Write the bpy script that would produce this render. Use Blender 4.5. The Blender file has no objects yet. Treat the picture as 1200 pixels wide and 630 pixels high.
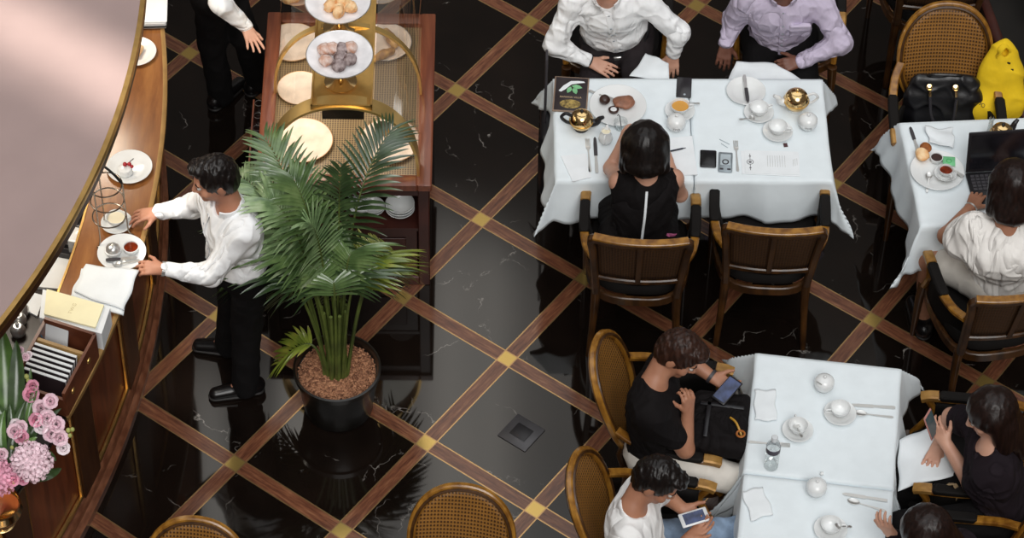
import bpy, math, random
import numpy as np
from mathutils import Vector, Matrix, Euler
random.seed(7); RNG = np.random.default_rng(7)
C = bpy.context.scene.collection
PI = math.pi
def R(d): return math.radians(d)

# ------------------------------------------------------------ camera
CAM = np.array([0.0, -10.0447, 11.7637]); F_PX = 3600.0
ROT = np.array((Matrix.Rotation(0.706736, 3, 'X') @ Matrix.Rotation(0.0225833, 3, 'Z')))
def P(px, py, z=0.0):
    """real-world point seen at photo pixel (px, py) and lying at height z"""
    d = ROT @ np.array([(px - 600.0) / F_PX, -(py - 315.0) / F_PX, -1.0])
    t = (z - CAM[2]) / d[2]
    return CAM + d * t
cam = bpy.data.objects.new('camera', bpy.data.cameras.new('camera')); C.objects.link(cam)
cam.matrix_world = Matrix.Translation(Vector(CAM)) @ Matrix(ROT.tolist()).to_4x4()
cam.data.sensor_fit = 'HORIZONTAL'; cam.data.sensor_width = 36; cam.data.lens = F_PX / 1200 * 36
cam.data.clip_end = 200
bpy.context.scene.camera = cam

# ------------------------------------------------------------ materials
def lin(c):
    if isinstance(c, str):
        c = c.lstrip('#'); c = [int(c[i:i+2], 16) / 255 for i in (0, 2, 4)]
    return tuple((x / 12.92 if x <= .04045 else ((x + .055) / 1.055) ** 2.4) for x in c[:3]) + (1.0,)
class NT:
    def __init__(s, name):
        s.m = bpy.data.materials.new(name); s.m.use_nodes = True
        s.t = s.m.node_tree; s.t.nodes.clear()
        s.out = s.t.nodes.new('ShaderNodeOutputMaterial')
        s.b = s.t.nodes.new('ShaderNodeBsdfPrincipled'); s.link(s.b.outputs[0], s.out.inputs[0])
    def n(s, kind, **kw):
        x = s.t.nodes.new(kind)
        for k, v in kw.items(): setattr(x, k, v)
        return x
    def link(s, a, b): s.t.links.new(a, b)
    def setin(s, node, key, v):
        i = node.inputs[key]
        if hasattr(v, 'is_output') or isinstance(v, bpy.types.NodeSocket): s.link(v, i)
        else: i.default_value = v
    def math(s, op, a, b=0.0, c=None):
        x = s.n('ShaderNodeMath', operation=op); s.setin(x, 0, a); s.setin(x, 1, b)
        if c is not None: s.setin(x, 2, c)
        return x.outputs[0]
    def mix(s, f, a, b, blend='MIX'):
        x = s.n('ShaderNodeMix', data_type='RGBA', blend_type=blend)
        s.setin(x, 0, f); s.setin(x, 6, a); s.setin(x, 7, b); return x.outputs[2]
    def coord(s, kind='Object'): return s.n('ShaderNodeTexCoord').outputs[kind]
    def mapping(s, v, scale=(1, 1, 1), loc=(0, 0, 0), rot=(0, 0, 0)):
        x = s.n('ShaderNodeMapping'); s.link(v, x.inputs[0]); x.inputs['Scale'].default_value = scale
        x.inputs['Location'].default_value = loc; x.inputs['Rotation'].default_value = rot; return x.outputs[0]
    def noise(s, v, scale=5, detail=3, rough=.5, dist=0):
        x = s.n('ShaderNodeTexNoise'); s.link(v, x.inputs['Vector']); x.inputs['Scale'].default_value = scale
        x.inputs['Detail'].default_value = detail; x.inputs['Roughness'].default_value = rough
        x.inputs['Distortion'].default_value = dist; return x.outputs[0]
    def ramp(s, f, stops):
        x = s.n('ShaderNodeValToRGB'); s.setin(x, 0, f); e = x.color_ramp.elements
        while len(e) < len(stops): e.new(.5)
        for k, (p, c) in enumerate(stops): e[k].position = p; e[k].color = c if len(c) == 4 else lin(c)
        return x.outputs[0]
    def bump(s, h, strength=.3, dist=.01):
        x = s.n('ShaderNodeBump'); s.link(h, x.inputs['Height']); x.inputs['Strength'].default_value = strength
        x.inputs['Distance'].default_value = dist; s.link(x.outputs[0], s.b.inputs['Normal'])
    def bs(s, **kw):
        for k, v in kw.items(): s.setin(s.b, k.replace('_', ' '), v)
        return s.m
def lc(c): return lin(c)
def mat(name, c, rough=.5, metal=0, var=.08, scale=12, bump=0, bscale=80, bdist=.003, stretch=(1, 1, 1), c2=None, spec=.5, sheen=0, coat=0):
    t = NT(name); v = t.mapping(t.coord(), stretch); n = t.noise(v, scale, 4)
    a = lin(c)
    if c2 is None:
        d = tuple(x * (1 - var * 2) for x in a[:3]) + (1,); e = tuple(min(1, x * (1 + var)) for x in a[:3]) + (1,)
    else: d, e = lin(c2), a
    col = t.ramp(n, [(.35, d), (.65, e)])
    t.bs(Base_Color=col, Roughness=rough, Metallic=metal)
    t.b.inputs['Specular IOR Level'].default_value = spec
    if sheen: t.b.inputs['Sheen Weight'].default_value = sheen
    if coat: t.b.inputs['Coat Weight'].default_value = coat; t.b.inputs['Coat Roughness'].default_value = .1
    if bump: t.bump(t.noise(v, bscale, 4), bump, bdist)
    return t.m
M = {}
M['cloth'] = mat('tablecloth_linen', '#e2eaee', .85, var=.015, bump=.25, bscale=9, bdist=.01, sheen=.1)
M['napkin'] = mat('napkin_linen', '#e4e9ec', .85, var=.02, bump=.3, bscale=14, bdist=.008)
M['paper'] = mat('paper', '#e6eaed', .8, var=.02)
M['cream'] = mat('cream_paper', '#f4ecc4', .75, var=.02)
M['porcelain'] = mat('porcelain', '#e4e6e6', .18, var=.01, coat=.3)
M['silver'] = mat('silver', '#d6d6d4', .3, .8, var=.03)
M['gold'] = mat('polished_gold', '#f0cd92', .15, 1, var=.05)
M['brass'] = mat('brass', '#deb56c', .3, .85, var=.08); M['archgold'] = mat('arch_brass', '#e8c47c', .34, .8, var=.05)
M['brasstrim'] = mat('satin_brass_trim', '#cfa868', .35, 1, var=.08)
M['black'] = mat('black_plastic', '#17161a', .4, var=.1)
M['leather'] = mat('black_leather', '#121114', .36, var=.15, bump=.35, bscale=60, bdist=.003)
M['uphol'] = mat('black_upholstery', '#0e0a08', .75, var=.1, bump=.2, bscale=200, spec=.25)
M['browncard'] = mat('dark_brown_card', '#2b2124', .5, var=.1)
M['choc'] = mat('chocolate', '#3a2018', .4, var=.2, scale=40)
M['mousse'] = mat('chocolate_mousse', '#93624a', .5, var=.15, scale=30, bump=.4, bscale=60)
M['pastry'] = mat('baked_pastry', '#dd9a58', .5, scale=30, c2='#f3d2a4', bump=.5, bscale=60, bdist=.006)
M['eclair'] = mat('golden_eclair', '#cfa05c', .5, scale=30, c2='#8c5e2a', bump=.4, bscale=50)
M['sugar'] = mat('sugar_dusted_cake', '#4a3230', .6, scale=35, c2='#b9a9a8')
M['sugarpink'] = mat('sugar_dusted_bun', '#c08a70', .6, scale=40, c2='#e6d4cc')
M['red'] = mat('red_berry', '#b3202c', .3, var=.2)
M['tea'] = mat('tea', '#d29a4c', .08, var=.02)
M['milk'] = mat('milk', '#e9dfc4', .2, var=.01)
M['jam'] = mat('jam', '#7c2c12', .15, var=.2, scale=40)
M['dark'] = mat('near_black', '#0c0b0b', .5, var=.1)
M['rubber'] = mat('dark_grey_plastic', '#39363a', .45, var=.05)
M['wood_chair'] = mat('chair_walnut', '#4c2f14', .33, c2='#2e1a09', scale=6, stretch=(4, 4, 1.2), coat=.2)
M['wood_arm'] = mat('chair_gilt_wood', '#a3722a', .28, c2='#6b4213', scale=6, stretch=(4, 4, 1.2), coat=.3)
M['wood_cab'] = mat('red_brown_wood', '#7d4730', .35, c2='#633424', scale=5, stretch=(8, .8, 8), coat=.2)
M['wood_cab_dark'] = mat('cabinet_dark_wood', '#46211a', .4, c2='#321611', scale=5, stretch=(1, 1, 1), coat=.1)
M['wood_bar'] = mat('bar_front_mahogany', '#7a3d20', .35, c2='#5a2a15', scale=4, stretch=(6, 6, .8), coat=.1)
M['wood_bar_dark'] = mat('bar_stile_wood', '#4c2c17', .4, c2='#371d0e', scale=4, stretch=(6, 6, .8))
M['wood_plinth'] = mat('bar_plinth_wood', '#83543c', .3, c2='#5f3725', scale=5, stretch=(3, 3, 9), coat=.3)
M['wood_box'] = mat('menu_box_wood', '#74412a', .4, c2='#5a2f1e', scale=6, stretch=(2, 2, 2))
M['fabric_black'] = mat('black_fabric', '#0f0b0c', .9, var=.12, bump=.5, bscale=22, bdist=.012, spec=.2)
M['trouser'] = mat('black_trousers', '#0d0b0c', .85, var=.15, bump=.4, bscale=14, bdist=.015, spec=.2)
M['trouser_grey'] = mat('charcoal_trousers', '#2c2628', .85, var=.15, bump=.4, bscale=14, bdist=.012, spec=.2)
M['shirt'] = mat('white_shirt', '#fafbfc', .85, var=.015, bump=.6, bscale=9, bdist=.018, stretch=(1, 1, .6))
M['lilac'] = mat('lilac_shirt', '#cfc4da', .85, var=.03, bump=.7, bscale=9, bdist=.022, stretch=(1, 1, .6))
M['tee_white'] = mat('white_tee', '#ecebea', .9, var=.02, bump=.4, bscale=8, bdist=.015)
M['blouse'] = mat('white_blouse', '#efebe5', .85, var=.03, bump=.4, bscale=7, bdist=.02)
M['offwhite'] = mat('offwhite_trousers', '#cfc9c0', .9, var=.04, bump=.4, bscale=8, bdist=.02)
M['denim'] = mat('pale_denim', '#7f93ab', .9, var=.12, scale=25, bump=.3, bscale=60)
M['aubergine'] = mat('aubergine_top', '#1e161c', .9, var=.1, bump=.4, bscale=10, bdist=.012, spec=.2)
M['shoe'] = mat('black_shoe_leather', '#0e0c0d', .28, var=.1)
M['sole'] = mat('shoe_sole', '#171312', .6)
def folds(name, c, rough=.85, scale=4.5, strength=.75, dist=.045, st=(1, 1, .55), spec=.3, var=.02):
    t = NT(name); v = t.mapping(t.coord(), st); n = t.noise(v, scale, 2.5, .45, 1.3)
    r = t.math('POWER', t.math('ABSOLUTE', t.math('MULTIPLY_ADD', n, 2.0, -1.0)), .75); f = t.noise(t.coord(), 26, 3)
    a = lin(c); d = tuple(x * (1 - var * 2) for x in a[:3]) + (1,)
    t.bs(Base_Color=t.ramp(f, [(.35, d), (.65, a)]), Roughness=rough); t.b.inputs['Specular IOR Level'].default_value = spec
    t.bump(t.math('MULTIPLY_ADD', f, .06, r), strength, dist); return t.m
M['shirt'] = folds('white_shirt_cotton', '#f9fafb'); M['lilac'] = folds('lilac_shirt_cotton', '#cdc2d8'); M['tee_white'] = folds('white_tee_jersey', '#efeeed', scale=4, strength=.6)
M['blouse'] = folds('white_blouse_crepe', '#f1ede8', scale=5, strength=.7, st=(1.6, 1, .35)); M['aubergine'] = folds('aubergine_jersey', '#1e161c', spec=.2, var=.08); M['fabric_black'] = folds('black_jersey', '#110d0e', spec=.2, var=.1)
def skin(name, c, c2): 
    t = NT(name); v = t.coord(); col = t.ramp(t.noise(v, 9, 3), [(.35, lin(c2)), (.65, lin(c))])
    t.bs(Base_Color=col, Roughness=.5); t.b.inputs['Subsurface Weight'].default_value = 0.0
    return t.m
M['skin_a'] = skin('skin_light', '#d0a088', '#c08f78')
M['skin_b'] = skin('skin_tan', '#b27e62', '#a06d54')
M['skin_c'] = skin('skin_brown', '#7c5140', '#6b4436')
M['skin_w'] = skin('skin_waiter', '#b98368', '#a87259')
def hair(name, c, c2, st=(90, 90, 6), rough=.35):
    t = NT(name); v = t.mapping(t.coord(), st); n = t.noise(v, 1, 4)
    t.bs(Base_Color=t.ramp(n, [(.3, lin(c2)), (.7, lin(c))]), Roughness=rough); t.b.inputs['Specular IOR Level'].default_value = .3; t.bump(n, .35, .004); return t.m
M['hair_black'] = hair('hair_black', '#1b1412', '#0d0a0a')
M['hair_brown'] = hair('hair_brown', '#3a2218', '#1d100c', (60, 60, 20), .45)
M['hair_dark'] = hair('hair_dark_brown', '#261713', '#130b09')
M['eye'] = mat('eye_white', '#d8d2cc', .2); M['iris'] = mat('iris_dark', '#1a1210', .2); M['lip'] = mat('lips', '#96564c', .4)
M['yellow'] = mat('yellow_cloth', '#e3bd10', .85, var=.05, bump=.4, bscale=8, bdist=.02)
M['green'] = mat('leaf_green', '#3fae5c', .5); M['greycard'] = mat('pale_grey_card', '#a9b3ba', .5)
M['blue'] = mat('blue_print', '#3f86a8', .6); M['pinktrim'] = mat('pink_strap', '#b85a86', .7)
M['screen'] = mat('dark_screen', '#17161b', .12, var=.2); M['screenblue'] = mat('phone_screen_blue', '#39456b', .12, var=.3, scale=20)
M['screengreen'] = mat('phone_screen_grey_green', '#4b5f64', .15, var=.1)
M['pebble'] = None
def build_cane(name, a, b):
    t = NT(name); v = t.coord('UV'); sx = t.n('ShaderNodeSeparateXYZ'); t.link(v, sx.inputs[0])
    def stripe(o, k): return t.math('ABSOLUTE', t.math('SINE', t.math('MULTIPLY', o, k)))
    h = t.math('MULTIPLY', stripe(sx.outputs[0], PI * 30), stripe(sx.outputs[1], PI * 30))
    n = t.noise(t.coord(), 7, 3)
    col = t.ramp(h, [(.42, lin(a)), (.72, lin(b))])
    col = t.mix(.35, col, t.ramp(n, [(.3, (.25, .25, .25, 1)), (.7, (1, 1, 1, 1))]), 'MULTIPLY')
    t.bs(Base_Color=col, Roughness=.5); t.bump(h, .4, .004); return t.m
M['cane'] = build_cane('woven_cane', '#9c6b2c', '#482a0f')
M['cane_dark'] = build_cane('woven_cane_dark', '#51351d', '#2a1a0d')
def build_glass(name, tint=(1, 1, 1, 1), refl=.9):
    t = NT(name); tr = t.n('ShaderNodeBsdfTransparent'); tr.inputs[0].default_value = tint
    gl = t.n('ShaderNodeBsdfGlossy'); gl.inputs['Roughness'].default_value = .04; gl.inputs[0].default_value = (refl, refl, refl, 1)
    fr = t.n('ShaderNodeFresnel'); fr.inputs[0].default_value = 1.5
    mx = t.n('ShaderNodeMixShader'); fs_ = t.math('MULTIPLY', fr.outputs[0], .55); t.link(fs_, mx.inputs[0]); t.link(tr.outputs[0], mx.inputs[1]); t.link(gl.outputs[0], mx.inputs[2])
    t.t.nodes.remove(t.b); t.link(mx.outputs[0], t.out.inputs[0]); return t.m
M['glass'] = build_glass('clear_glass', (.96, .97, .95, 1)); M['glassware'] = build_glass('drinking_glass', (.97, .985, .985, 1))

# ------------------------------------------------------------ objects
def mesh_obj(name, verts, faces, m, parent=None, smooth=True, sharp=40, uv=None):
    me = bpy.data.meshes.new(name)
    if isinstance(faces, np.ndarray):
        nf = len(faces); k = faces.shape[1]
        me.vertices.add(len(verts)); me.vertices.foreach_set('co', np.asarray(verts, np.float32).ravel())
        me.loops.add(nf * k); me.loops.foreach_set('vertex_index', faces.astype(np.int32).ravel())
        me.polygons.add(nf); me.polygons.foreach_set('loop_start', np.arange(0, nf * k, k, dtype=np.int32))
        me.update(calc_edges=True)
    else:
        me.from_pydata([tuple(v) for v in verts], [], faces)
    if smooth:
        me.polygons.foreach_set('use_smooth', np.ones(len(me.polygons), bool))
        if sharp: me.set_sharp_from_angle(angle=R(sharp))
    if uv is not None:
        l = me.uv_layers.new(name='UVMap')
        for lo in me.loops: l.data[lo.index].uv = uv[lo.vertex_index]
    me.update()
    if m is not None: me.materials.append(m)
    o = bpy.data.objects.new(name, me); C.objects.link(o)
    if parent is not None: o.parent = parent
    return o
def tag(o, label=None, cat=None, group=None, kind=None):
    if label: o['label'] = label
    if cat: o['category'] = cat
    if group: o['group'] = group
    if kind: o['kind'] = kind
    return o
def empty(name, loc, label, cat, rz=0, group=None):
    o = bpy.data.objects.new(name, None); C.objects.link(o); o.location = tuple(float(v) for v in loc); o.rotation_euler = (0, 0, rz)
    o.empty_display_size = .1
    return tag(o, label, cat, group)
def struct(o): o['kind'] = 'structure'; return o
def kids(o): return [c for c in bpy.data.objects if c.parent is o]
def dup(o, loc=None, rz=None, label=None, group=None, parent=None):
    c = o.copy(); C.objects.link(c)
    if parent is not None: c.parent = parent
    if loc is not None: c.location = tuple(float(v) for v in loc)
    if rz is not None: c.rotation_euler = (0, 0, rz)
    if label: c['label'] = label
    if group: c['group'] = group
    for k in kids(o): dup(k, parent=c)
    return c
class MB:
    """collects shapes into one mesh"""
    def __init__(s, off=(0, 0, 0)): s.v = []; s.f = []; s.uv = []; s.off = np.array(off, float)
    def add(s, v, f, uv=None):
        b = len(s.v); s.v += [tuple(np.asarray(p, float) - s.off) for p in v]; s.f += [tuple(i + b for i in q) for q in f]
        s.uv += list(uv) if uv is not None else [(p[0], p[1]) for p in v]
        return s
    def box(s, c, size, rz=0, rot=None, bev=0):
        hx, hy, hz = [x / 2 for x in size]; m = rot if rot is not None else Matrix.Rotation(rz, 3, 'Z')
        b = min(bev, hx * .9, hy * .9, hz * .9)
        if b <= 0:
            pts = [(x, y, z) for z in (-hz, hz) for x, y in ((-hx, -hy), (hx, -hy), (hx, hy), (-hx, hy))]
            fs = [(3, 2, 1, 0), (4, 5, 6, 7), (0, 1, 5, 4), (1, 2, 6, 5), (2, 3, 7, 6), (3, 0, 4, 7)]
        else:
            rings = []
            for z, i in ((-hz, b), (-hz + b, 0), (hz - b, 0), (hz, b)):
                x, y = hx - i, hy - i; q = b
                rings.append([(-x + q, -y, z), (x - q, -y, z), (x, -y + q, z), (x, y - q, z), (x - q, y, z), (-x + q, y, z), (-x, y - q, z), (-x, -y + q, z)])
            pts = sum(rings, []); fs = [tuple(range(7, -1, -1)), tuple(range(24, 32))]
            for k in range(3):
                for j in range(8): fs.append((k * 8 + j, k * 8 + (j + 1) % 8, k * 8 + 8 + (j + 1) % 8, k * 8 + 8 + j))
        c = Vector(c); return s.add([tuple(m @ Vector(p) + c) for p in pts], fs)
    def lathe(s, prof, c=(0, 0, 0), n=24, rot=None, sx=1, sy=1):
        pts = []; fs = []; c = Vector(c)
        for r, z in prof:
            for k in range(n):
                a = 2 * PI * k / n; p = Vector((r * math.cos(a) * sx, r * math.sin(a) * sy, z))
                if rot is not None: p = rot @ p
                pts.append(tuple(p + c))
        L = len(prof)
        for i in range(L - 1):
            for k in range(n): fs.append((i * n + k, i * n + (k + 1) % n, (i + 1) * n + (k + 1) % n, (i + 1) * n + k))
        rs_ = [q[0] for q in prof]
        if min(rs_) > .6 * max(rs_) and L > 2:
            for k in range(n): fs.append(((L - 1) * n + k, (L - 1) * n + (k + 1) % n, (k + 1) % n, k))
            return s.add(pts, fs)
        if prof[0][0] > 1e-5: fs.append(tuple(range(n - 1, -1, -1)))
        if prof[-1][0] > 1e-5: fs.append(tuple((L - 1) * n + k for k in range(n)))
        return s.add(pts, fs)
    def tube(s, path, r, n=8, closed=False, sq=None, cap=True, up=(0, 0, 1)):
        """sq=(w,h): rectangular-ish profile oriented with up"""
        path = [Vector(p) for p in path]; L = len(path); pts = []; fs = []
        rr = r if isinstance(r, (list, tuple)) else [r] * L
        up = Vector(up); prev = None
        for i, p in enumerate(path):
            a = path[(i - 1) % L] if (closed or i > 0) else p; b = path[(i + 1) % L] if (closed or i < L - 1) else p
            t = (b - a).normalized()
            if sq is not None:
                x = t.cross(up); x = x.normalized() if x.length > 1e-4 else Vector((1, 0, 0)); y = x.cross(t)
            else:
                if prev is None: x = t.orthogonal().normalized()
                else: x = (prev - t * prev.dot(t)); x = x.normalized() if x.length > 1e-6 else t.orthogonal().normalized()
                y = t.cross(x); prev = x
            if sq is not None:
                w, h = sq[0] / 2 * rr[i], sq[1] / 2 * rr[i]; b_ = min(w, h) * .4
                prof = [(-w + b_, -h), (w - b_, -h), (w, -h + b_), (w, h - b_), (w - b_, h), (-w + b_, h), (-w, h - b_), (-w, -h + b_)]
                pts += [tuple(p + x * q[0] + y * q[1]) for q in prof]
            else:
                pts += [tuple(p + (x * math.cos(2 * PI * k / n) + y * math.sin(2 * PI * k / n)) * rr[i]) for k in range(n)]
        m = 8 if sq is not None else n
        for i in range(L if closed else L - 1):
            for k in range(m):
                j = (i + 1) % L; fs.append((i * m + k, i * m + (k + 1) % m, j * m + (k + 1) % m, j * m + k))
        if not closed and cap: fs += [tuple(range(m - 1, -1, -1)), tuple((L - 1) * m + k for k in range(m))]
        return s.add(pts, fs)
    def grid(s, fn, nu, nv, uvs=(1, 1), closed_u=False):
        pts = []; uv = []; fs = []
        for j in range(nv + 1):
            for i in range(nu + 1):
                pts.append(fn(i / nu, j / nv)); uv.append((i / nu * uvs[0], j / nv * uvs[1]))
        for j in range(nv):
            for i in range(nu): fs.append((j * (nu + 1) + i, j * (nu + 1) + i + 1, (j + 1) * (nu + 1) + i + 1, (j + 1) * (nu + 1) + i))
        return s.add(pts, fs, uv)
    def prism(s, poly, z0, z1):
        n = len(poly); pts = [(x, y, z0) for x, y in poly] + [(x, y, z1) for x, y in poly]
        fs = [tuple(range(n - 1, -1, -1)), tuple(range(n, 2 * n))] + [(k, (k + 1) % n, n + (k + 1) % n, n + k) for k in range(n)]
        return s.add(pts, fs)
    def ball(s, c, r, n=12, sz=1):
        m = n // 2; prof = [(r * math.sin(PI * i / m), -r * sz * math.cos(PI * i / m)) for i in range(m + 1)]
        prof[0] = (1e-6, prof[0][1]); prof[-1] = (1e-6, prof[-1][1]); return s.lathe(prof, c, n)
    def build(s, name, m, parent=None, sharp=40, smooth=True, thick=0, sub=0):
        o = mesh_obj(name, s.v, s.f, m, parent, smooth, sharp, s.uv)
        if thick: mo = o.modifiers.new('thick', 'SOLIDIFY'); mo.thickness = thick; mo.offset = -1
        if sub: mo = o.modifiers.new('sub', 'SUBSURF'); mo.levels = sub; mo.render_levels = sub
        return o
def text(name, s, size, m, parent, loc, rot=(0, 0, 0), align='CENTER', space=1):
    cu = bpy.data.curves.new(name, 'FONT'); cu.body = s; cu.size = size; cu.align_x = align; cu.align_y = 'CENTER'; cu.extrude = .0003; cu.space_character = space
    t = bpy.data.objects.new(name + '_curve', cu); C.objects.link(t); dg = bpy.context.evaluated_depsgraph_get(); me = bpy.data.meshes.new_from_object(t.evaluated_get(dg)); bpy.data.objects.remove(t); bpy.data.curves.remove(cu)
    me.name = name; me.materials.clear(); me.materials.append(m); o = bpy.data.objects.new(name, me); C.objects.link(o); o.parent = parent; o.location = loc; o.rotation_euler = rot; return o

# ------------------------------------------------------------ smooth solid modelling (distance field -> one mesh)
def nrm(v): v = np.asarray(v, float); return v / (np.linalg.norm(v) + 1e-12)
def frame(f, u):
    """columns: right, forward, up (orthonormal) from forward f and rough up u"""
    f = nrm(f); u = np.asarray(u, float); r = nrm(np.cross(f, u)); u = np.cross(r, f); return np.stack([r, f, u], 1)
class SD:
    def __init__(s): s.ops = []
    def cap(s, a, b, ra, rb=None, k=.02, fd=None, fl=1.0, op='u'):
        s.ops.append(('cap', np.array(a, float), np.array(b, float), ra, ra if rb is None else rb, k, None if fd is None else nrm(fd), fl, op)); return s
    def ell(s, c, r, Rm=None, k=.02, op='u'):
        s.ops.append(('ell', np.array(c, float), np.array(r, float), np.eye(3) if Rm is None else np.array(Rm), k, op)); return s
    def box(s, c, h, Rm=None, r=.01, k=.01, op='u'):
        s.ops.append(('box', np.array(c, float), np.array(h, float), np.eye(3) if Rm is None else np.array(Rm), r, k, op)); return s
    def mesh(s, name, m, parent, h=.006, off=(0, 0, 0), disp=None, smooth=0):
        lo = np.full(3, 1e9); hi = -lo
        def bb(o):
            if o[0] == 'cap':
                r = max(o[3], o[4]); return np.minimum(o[1], o[2]) - r, np.maximum(o[1], o[2]) + r
            e = np.abs(o[3]) @ (o[2] + (o[4] if o[0] == 'box' else 0)); return o[1] - e, o[1] + e
        for o in s.ops:
            if o[-1] == 'u': a, b = bb(o); lo = np.minimum(lo, a); hi = np.maximum(hi, b)
        lo -= 4 * h + .012; hi += 4 * h + .012
        n = np.ceil((hi - lo) / h).astype(int) + 1
        D = np.full(n, .5, np.float32); ax = [lo[i] + h * np.arange(n[i]) for i in range(3)]
        for o in s.ops:
            k = o[5] if o[0] == 'cap' else o[-2]
            a, b = bb(o); mg = k + 3 * h + .01
            i0 = np.clip(((a - mg - lo) / h).astype(int), 0, n - 1); i1 = np.clip(((b + mg - lo) / h).astype(int) + 2, 1, n)
            sl = tuple(slice(i0[i], i1[i]) for i in range(3))
            X = ax[0][sl[0]][:, None, None].astype(np.float32); Y = ax[1][sl[1]][None, :, None].astype(np.float32); Z = ax[2][sl[2]][None, None, :].astype(np.float32)
            if o[0] == 'cap':
                _, a, b, ra, rb, k, fd, fl, op = o; ab = b - a; L2 = ab @ ab + 1e-12
                x, y, z = X - a[0], Y - a[1], Z - a[2]
                t = np.clip((x * ab[0] + y * ab[1] + z * ab[2]) / L2, 0, 1)
                x = x - t * ab[0]; y = y - t * ab[1]; z = z - t * ab[2]
                q = x * x + y * y + z * z
                if fd is not None:
                    w = x * fd[0] + y * fd[1] + z * fd[2]; q = q + w * w * (1 / fl ** 2 - 1)
                d = np.sqrt(q) - (ra + t * (rb - ra))
                if fd is not None and fl < 1: d = d * (.5 + .5 * fl)
            elif o[0] == 'ell':
                _, c, r, Rm, k, op = o; x, y, z = X - c[0], Y - c[1], Z - c[2]
                p = [x * Rm[0, i] + y * Rm[1, i] + z * Rm[2, i] for i in range(3)]
                k0 = np.sqrt((p[0] / r[0]) ** 2 + (p[1] / r[1]) ** 2 + (p[2] / r[2]) ** 2)
                k1 = np.sqrt((p[0] / r[0] ** 2) ** 2 + (p[1] / r[1] ** 2) ** 2 + (p[2] / r[2] ** 2) ** 2)
                d = k0 * (k0 - 1) / np.maximum(k1, 1e-6)
            else:
                _, c, hh, Rm, r, k, op = o; x, y, z = X - c[0], Y - c[1], Z - c[2]
                p = [np.abs(x * Rm[0, i] + y * Rm[1, i] + z * Rm[2, i]) - (hh[i] - r) for i in range(3)]
                d = np.sqrt(sum(np.maximum(v, 0) ** 2 for v in p)) + np.minimum(np.maximum(np.maximum(p[0], p[1]), p[2]), 0) - r
            S = D[sl]
            if op == 'u':
                hh_ = np.clip(.5 + .5 * (S - d) / k, 0, 1); D[sl] = S + (d - S) * hh_ - k * hh_ * (1 - hh_)
            else:
                d = -d; hh_ = np.clip(.5 - .5 * (S - d) / k, 0, 1); D[sl] = S + (d - S) * hh_ + k * hh_ * (1 - hh_)
        if disp is not None: 
            D += disp(ax[0][:, None, None].astype(np.float32), ax[1][None, :, None].astype(np.float32), ax[2][None, None, :].astype(np.float32))
        v, f = surface_nets(D, lo, h)
        v = v - np.asarray(off, float)
        return mesh_obj(name, v, f, m, parent, True, 0)
def surface_nets(D, lo, h):
    S = D < 0; nx, ny, nz = D.shape
    cnt = np.zeros((nx - 1, ny - 1, nz - 1), np.int8)
    for a in (0, 1):
        for b in (0, 1):
            for c in (0, 1): cnt += S[a:nx - 1 + a, b:ny - 1 + b, c:nz - 1 + c]
    I = np.argwhere((cnt > 0) & (cnt < 8)); idx = np.full(cnt.shape, -1, np.int32); idx[I[:, 0], I[:, 1], I[:, 2]] = np.arange(len(I))
    cor = np.array([(a, b, c) for a in (0, 1) for b in (0, 1) for c in (0, 1)])
    val = np.stack([D[I[:, 0] + a, I[:, 1] + b, I[:, 2] + c] for a, b, c in cor], 1)
    acc = np.zeros((len(I), 3)); num = np.zeros(len(I))
    for i in range(8):
        for j in range(i + 1, 8):
            if abs(cor[i] - cor[j]).sum() != 1: continue
            v0, v1 = val[:, i], val[:, j]; mk = (v0 < 0) != (v1 < 0)
            t = np.where(mk, v0 / np.where(mk, v0 - v1, 1), 0)
            acc += np.where(mk[:, None], cor[i] + t[:, None] * (cor[j] - cor[i]), 0); num += mk
    V = lo + h * (I + acc / num[:, None])
    F = []
    for a in range(3):
        b, c = (a + 1) % 3, (a + 2) % 3
        s0 = [slice(None)] * 3; s1 = [slice(None)] * 3; s0[a] = slice(0, -1); s1[a] = slice(1, None)
        for d in (b, c):
            s0[d] = slice(1, -1); s1[d] = slice(1, -1)
        A, B = S[tuple(s0)], S[tuple(s1)]
        E = np.argwhere(A != B); 
        if not len(E): continue
        flip = A[E[:, 0], E[:, 1], E[:, 2]]
        base = E.copy(); base[:, b] += 1; base[:, c] += 1
        def q(db, dc):
            t = base.copy(); t[:, b] -= db; t[:, c] -= dc; return idx[t[:, 0], t[:, 1], t[:, 2]]
        Q = np.stack([q(1, 1), q(0, 1), q(0, 0), q(1, 0)], 1)
        Q[~flip] = Q[~flip][:, ::-1]; F.append(Q)
    return V, np.concatenate(F)
def wrinkle(amp=.004, s=28, seed=0, st=(1, 1, 1)):
    r = np.random.default_rng(seed); W = r.normal(size=(6, 3)) * s * np.array(st); ph = r.uniform(0, 6.28, 6)
    def f(X, Y, Z):
        o = 0; w = .6 * np.sin(X * s * .37 + Y * s * .5 + ph[0]) 
        for k in range(6): o = o + np.sin(X * W[k, 0] + Y * W[k, 1] + Z * W[k, 2] + ph[k] + w)
        o = o / 3.0
        return (amp * (1.1 * np.abs(o) - .45 - .5 * np.exp(-(o * 4) ** 2))).astype(np.float32)
    return f
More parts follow.
